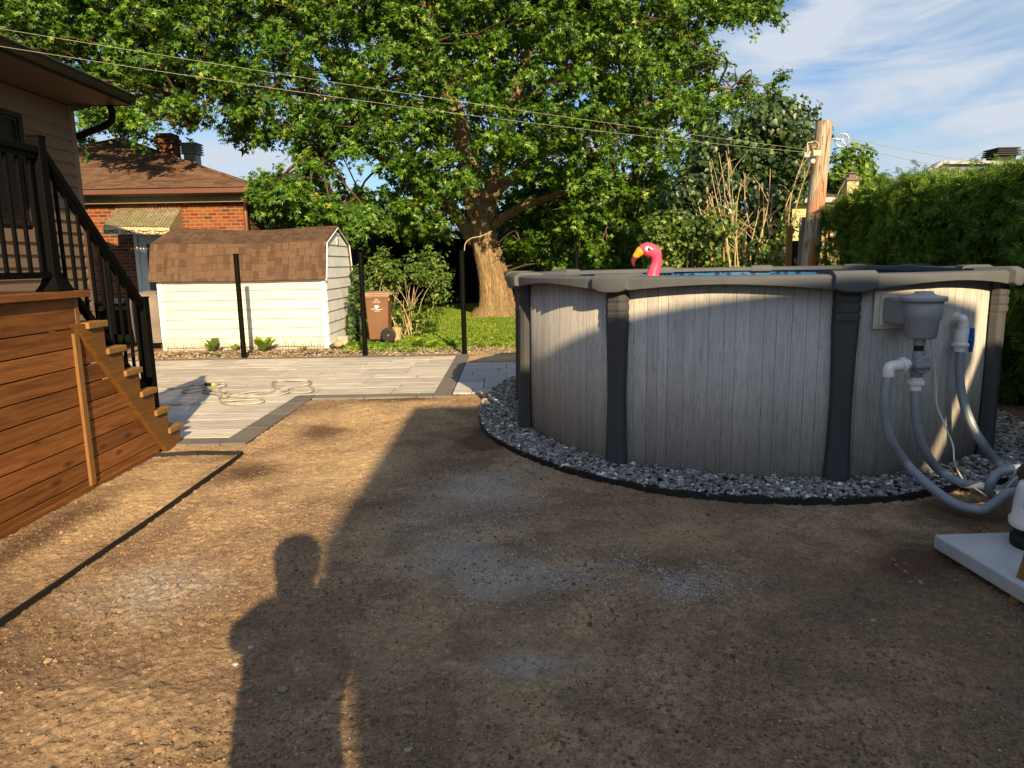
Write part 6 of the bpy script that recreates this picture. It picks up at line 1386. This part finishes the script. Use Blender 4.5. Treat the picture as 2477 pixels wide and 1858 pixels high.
# ================================================================== LAWN PLANTS
def blades(n, xf, name, h0, h1, mat, lab, cat):
    C = xf(n); n = len(C); a = rng.uniform(0, 2 * math.pi, n); h = rng.uniform(h0, h1, n); w_ = h * .09 + .002; ln = rng.normal(0, .35, (n, 2)) * h[:, None]
    d = np.stack([np.cos(a), np.sin(a), np.zeros(n)], 1) * w_[:, None]
    t_ = C + np.stack([ln[:, 0], ln[:, 1], h], 1); m_ = C + np.stack([ln[:, 0] * .3, ln[:, 1] * .3, h * .6], 1)
    V = np.stack([C - d, C + d, m_ + d * .7, t_, m_ - d * .7], 1).reshape(-1, 3); base = (np.arange(n) * 5)[:, None]
    F4 = np.concatenate([base + np.array([0, 1, 2, 4]), base + np.array([4, 2, 3, 3])]) if False else (base + np.array([0, 1, 2, 4]))
    V2 = V; tri = base + np.array([4, 2, 3])
    me = npmesh(name, V2, F4, mat); 
    return tag(me, lab, cat, kind='stuff')
def gpts(n):
    y = 12.7 + 15 * rng.random(n) ** 1.4; x = rng.uniform(-4, 7, n) ; d = fbm(x * 1.4, y * 1.4, 3, 44)
    ok = ((x > -3.1) | (y > 15)) & (rng.random(n) < np.clip((y - 12.4) * .9 + (d - .5) * 3, .08, 1)) & (np.hypot(x + .4, y - 21.2) > .8); x, y = x[ok], y[ok]
    return np.stack([x, y, np.full(len(x), -.03)], 1)
blades(120000, gpts, 'grass', .035, .085, M['grass'], 'sunlit green lawn grass beyond the patio', 'grass')
def wpts(n):
    y = 12.3 + 2.8 * rng.random(n); x = rng.uniform(-3.2, 3, n); d = fbm(x * 2.2, y * 2.2, 3, 70); ok = (rng.random(n) < np.clip((d - .42) * 6, 0, 1) * np.clip((y - 12.1), .1, 1)); return np.stack([x[ok], y[ok], rng.uniform(-.02, .04, ok.sum())], 1)
C = wpts(9000); Nn = rng.normal(0, .5, C.shape); Nn[:, 2] += 1; o = leaves('ground_cover', C, Nn, .06, HEART, M['weed'], None); tag(o, 'broad leaved weeds spreading at the front of the lawn', 'ground cover', kind='stuff')
def litter(n):
    x = rng.uniform(-6.6, 0, n); y = rng.uniform(11.9, 13.1, n); return np.stack([x, y, rng.uniform(-.008, .01, n)], 1)
stones(2600, litter, .006, .03, .7, M['pebble'], 'pebbles', 'stuff', 'pebbles and crumbs in the soil strip before the shed', 'pebbles')
def plant(x, y, h, n, lab, mat='weed', tm=OVAL, wd=.5):
    e = empty('weed_plant', (x, y, 0), lab, 'weed'); C = []; Nn = []; S = []
    for k in range(n):
        a = random.uniform(0, 2 * math.pi); C.append((x + math.cos(a) * .01, y + math.sin(a) * .01, .0 + h * random.random() * .3)); Nn.append((-math.cos(a), -math.sin(a), .9)); S.append((math.cos(a) * wd * 3, math.sin(a) * wd * 3, 3.0))
    o = leaves('leaves', np.array(C), np.array(Nn), h, tm, M[mat], e, spin=np.array(S)); return e
p = gnd(573, 757); plant(p.x, p.y - .12, .26, 12, 'tall bright weed against the middle of the shed wall')
p = gnd(507, 758); plant(p.x, p.y, .12, 10, 'small weed left of the fence post by the shed'); 
p = gnd(505, 745); plant(p.x + .05, 12.95, .22, 9, 'leafy weed growing behind the fence post at the shed', 'shrub')
p = gnd(659, 757); plant(p.x, p.y - .1, .10, 9, 'tiny weed near the right end of the shed wall')
p = gnd(470, 771); plant(p.x, p.y, .08, 9, 'low weed in the soil before the shed')
p = gnd(278, 1008, 0); plant(p.x + .0, p.y, .05, 8, 'tiny bright green seedling at the foot of the wooden deck', tm=HEART)
for x, y in ((905, 745), (985, 750), (930, 752)): p = gnd(x, y); plant(p.x, p.y, .16, 14, 'broad leaved weed at the lawn edge ' + {905: 'right of the bin', 985: 'beside the bare fence post', 930: 'between bin and fence post'}[x], tm=HEART)

# ================================================================== GARDEN HOSE ON THE PATIO
def zh(x, y, z=.03): return Vector(gnd((340 + x / 4.608) / K, (880 + y / 4.608) / K, z))
M['ghose'] = plain('garden_hose', (.34, .325, .29), .5, .35, var=.08, scale=20, bump=0)
gh = empty('garden_hose', zh(900, 350), 'pale grey garden hose lying in loose loops on the patio slabs', 'hose')
path = [(-300, 300), (100, 285), (270, 280), (400, 268), (520, 250), (640, 232), (700, 245), (770, 285), (850, 345), (930, 372), (1010, 345), (980, 315), (920, 330), (880, 380), (890, 420), (960, 445), (1100, 450), (1290, 440), (1375, 412), (1330, 395), (1180, 400), (1000, 412), (870, 420), (740, 428), (600, 445), (300, 462), (-200, 490)]
path2 = [(840, 232), (900, 222), (945, 225), (940, 240), (880, 255), (790, 272), (700, 290), (680, 312), (730, 325), (820, 330), (900, 350), (1050, 362), (1230, 345), (1400, 318), (1540, 282), (1500, 262), (1465, 215), (1530, 185), (1680, 178), (1850, 182), (1905, 205), (1880, 225), (1790, 245), (1680, 275), (1630, 295), (1680, 318), (1790, 322), (1900, 310), (1930, 285), (1890, 250), (1868, 215), (1880, 195), (1840, 190), (1700, 186), (1560, 192), (1490, 220), (1520, 270), (1450, 320), (1330, 355), (1200, 352), (1040, 335), (960, 318), (900, 300), (880, 270), (890, 262), (880, 290), (910, 330), (1000, 365), (1200, 372), (1400, 365), (1560, 345), (1650, 312), (1560, 300), (1400, 302), (1200, 315), (1050, 350), (930, 352), (880, 335), (800, 300), (700, 296), (560, 315), (480, 318), (470, 298), (560, 278), (700, 262), (760, 275)]
for pth in (path, path2):
    b = MB(); s_ = spline([tuple(zh(x, y, .029 + .012 * (i % 3 == 0))) for i, (x, y) in enumerate(pth)], 6); b.tube(s_, .0098, 10); b.build('hose_tube', M['ghose'], gh)
a, c_ = zh(720, 228, .04), zh(800, 232, .04); b = MB(); b.tube([a, c_], .02, 12); b.build('nozzle_grip', M['black_matte'], gh)
b = MB(); b.tube([c_, zh(828, 232, .04)], .022, 12); b.tube([zh(700, 226, .04), a], .014, 12); b.build('nozzle_collar', NT('yellow_plastic', .4).color((.7, .6, .02)).m, gh)
# ================================================================== SINGLE STONES IN THE YARD
for x, y, r_, c_, lab in ((610, 1487, .018, (.22, .20, .13), 'rounded grey-green stone in the shaded soil near the photographer shadow'), (551, 1521, .013, (.17, .155, .135), 'small grey stone with an orange painted end'), (616, 1550, .011, (.17, .16, .145), 'small blue-grey stone in the shaded soil'), (508, 1432, .011, (.33, .32, .30), 'flat pale stone on the sunlit soil'), (541, 1395, .011, (.36, .33, .29), 'pale broken stone on the sunlit soil left of the shadow edge'), (880, 1617, .010, (.33, .3, .27), 'pale pebble in shade at the bottom of the yard'), (1118, 1390, .013, (.2, .17, .14), 'brown pebble in the middle of the shaded yard')):
    p = gnd(x, y); b = MB(); b.ico((p.x, p.y, float(zg(np.array([p.x]), np.array([p.y]))[0]) + r_ * .35), r_, 2, .10, (1.2, 1, .65)); o = b.build('stone', plain('stone_' + str(x), c_, .9, .2, var=.2, scale=40)); tag(o, lab, 'stone')
    if x == 551: b = MB(); b.ico((p.x - .012, p.y - .002, .012), .007, 2, .05, (.8, 1, 1)); b.build('painted_end', NT('orange_paint', .6).color((.75, .14, .03)).m, o)
tw = [gnd(912, 1369, .012), gnd(935, 1372, .014), gnd(958, 1385, .012)]; b = MB(); b.tube(spline(tw, 4), .0018, 5); tag(b.build('twig', M['stem']), 'thin pale twig lying on the shaded soil', 'twig')
vb = [at(1003, 542, 11.9), at(1006, 525, 11.95), at(1018, 515, 12.0), at(1040, 510, 12.1), at(1062, 500, 12.3)]; b = MB(); b.tube(spline(vb, 5), .008, 6); tag(b.build('wire_stub', M['stem']), 'thin wire curling up from the top of the fence post', 'wire')

# ================================================================== THE PHOTOGRAPHER (only the shadow is seen)
per = empty('person', (-.12, -.28, 0), 'person standing behind the camera holding a phone up at eye level', 'person')
def skin(name, J, E_, mat):
    me = bpy.data.meshes.new(name); me.from_pydata([j[:3] for j in J], E_, []); o = bpy.data.objects.new(name, me); col.objects.link(o)
    sk_ = o.modifiers.new('skin', 'SKIN'); bpy.context.view_layer.update()
    for i, j in enumerate(J): me.skin_vertices[0].data[i].radius = (j[3], j[4] if len(j) > 4 else j[3])
    me.skin_vertices[0].data[0].use_root = True
    s_ = o.modifiers.new('sub', 'SUBSURF'); s_.levels = s_.render_levels = 2
    bpy.context.view_layer.update(); m2 = bpy.data.meshes.new_from_object(o.evaluated_get(bpy.context.evaluated_depsgraph_get())); bpy.data.objects.remove(o)
    m2.materials.clear(); m2.materials.append(mat); m2.name = name
    for f in m2.polygons: f.use_smooth = True
    o = bpy.data.objects.new(name, m2); return place(o, (0, 0, 0), per)
J = [(-.14, -.30, 1.0, .18, .11), (-.14, -.31, 1.2, .18, .10), (-.08, -.31, 1.40, .25, .11), (-.14, -.30, 1.56, .085), (-.16, -.27, 1.66, .125, .12), (-.165, -.26, 1.76, .14, .14),
     (-.29, -.30, 1.45, .075), (-.42, -.16, 1.29, .065), (-.16, -.10, 1.43, .034), (-.09, -.09, 1.46, .026),
     (.10, -.30, 1.44, .075), (.20, -.20, 1.36, .065), (.04, -.10, 1.42, .034), (.02, -.09, 1.46, .026),
     (-.22, -.28, .93, .09), (-.24, -.25, .5, .06), (-.24, -.29, .08, .045), (-.25, -.17, .04, .04),
     (-.02, -.28, .93, .09), (.00, -.25, .5, .06), (.0, -.29, .08, .045), (.01, -.17, .04, .04)]
Ed = [(0, 1), (1, 2), (2, 3), (3, 4), (4, 5), (2, 6), (6, 7), (7, 8), (8, 9), (2, 10), (10, 11), (11, 12), (12, 13), (0, 14), (14, 15), (15, 16), (16, 17), (0, 18), (18, 19), (19, 20), (20, 21)]
for side, x in ((1, -.09), (-1, .02)):
    b0 = 9 if side == 1 else 13
    for k in range(4):
        J += [(x + side * .03, -.10 + .012 * k, 1.455 + .018 * k - .03, .008), (x + side * .055, -.085, 1.455 + .018 * k - .03, .0075)]; n0 = len(J); Ed += [(b0, n0 - 2), (n0 - 2, n0 - 1)]
M['skin'] = plain('skin', (.45, .27, .19), .55, var=.05)
skin('body', J, Ed, M['skin'])
J2 = [(-.14, -.30, .95, .20, .125), (-.14, -.31, 1.2, .195, .115), (-.06, -.31, 1.38, .27, .12), (-.12, -.30, 1.54, .13), (-.29, -.30, 1.44, .085), (-.345, -.23, 1.36, .075), (.10, -.30, 1.43, .09), (.17, -.24, 1.38, .08)]
skin('shirt', J2, [(0, 1), (1, 2), (2, 3), (2, 4), (4, 5), (2, 6), (6, 7)], plain('shirt', (.08, .1, .14), .9))
J3 = [(-.12, -.30, 1.0, .16, .12), (-.22, -.28, .90, .105), (-.24, -.25, .5, .08), (-.24, -.29, .12, .07), (-.02, -.28, .90, .105), (.00, -.25, .5, .08), (.0, -.29, .12, .07)]
skin('trousers', J3, [(0, 1), (1, 2), (2, 3), (0, 4), (4, 5), (5, 6)], plain('trousers', (.03, .035, .05), .9))
J4 = [(-.16, -.28, 1.68, .125, .13), (-.165, -.27, 1.76, .14, .14), (-.165, -.27, 1.82, .115, .12), (-.165, -.27, 1.86, .06, .06)]
skin('hair', J4, [(0, 1), (1, 2), (2, 3)], plain('hair', (.03, .02, .015), .8))
ph = empty('phone', (-.03, -.07, 1.5), 'black phone held up by the person', 'phone'); b = MB(); b.box(-.10, .035, -.09, -.082, 1.455, 1.525); b.build('case', M['black_matte'], ph, bevel=.003)
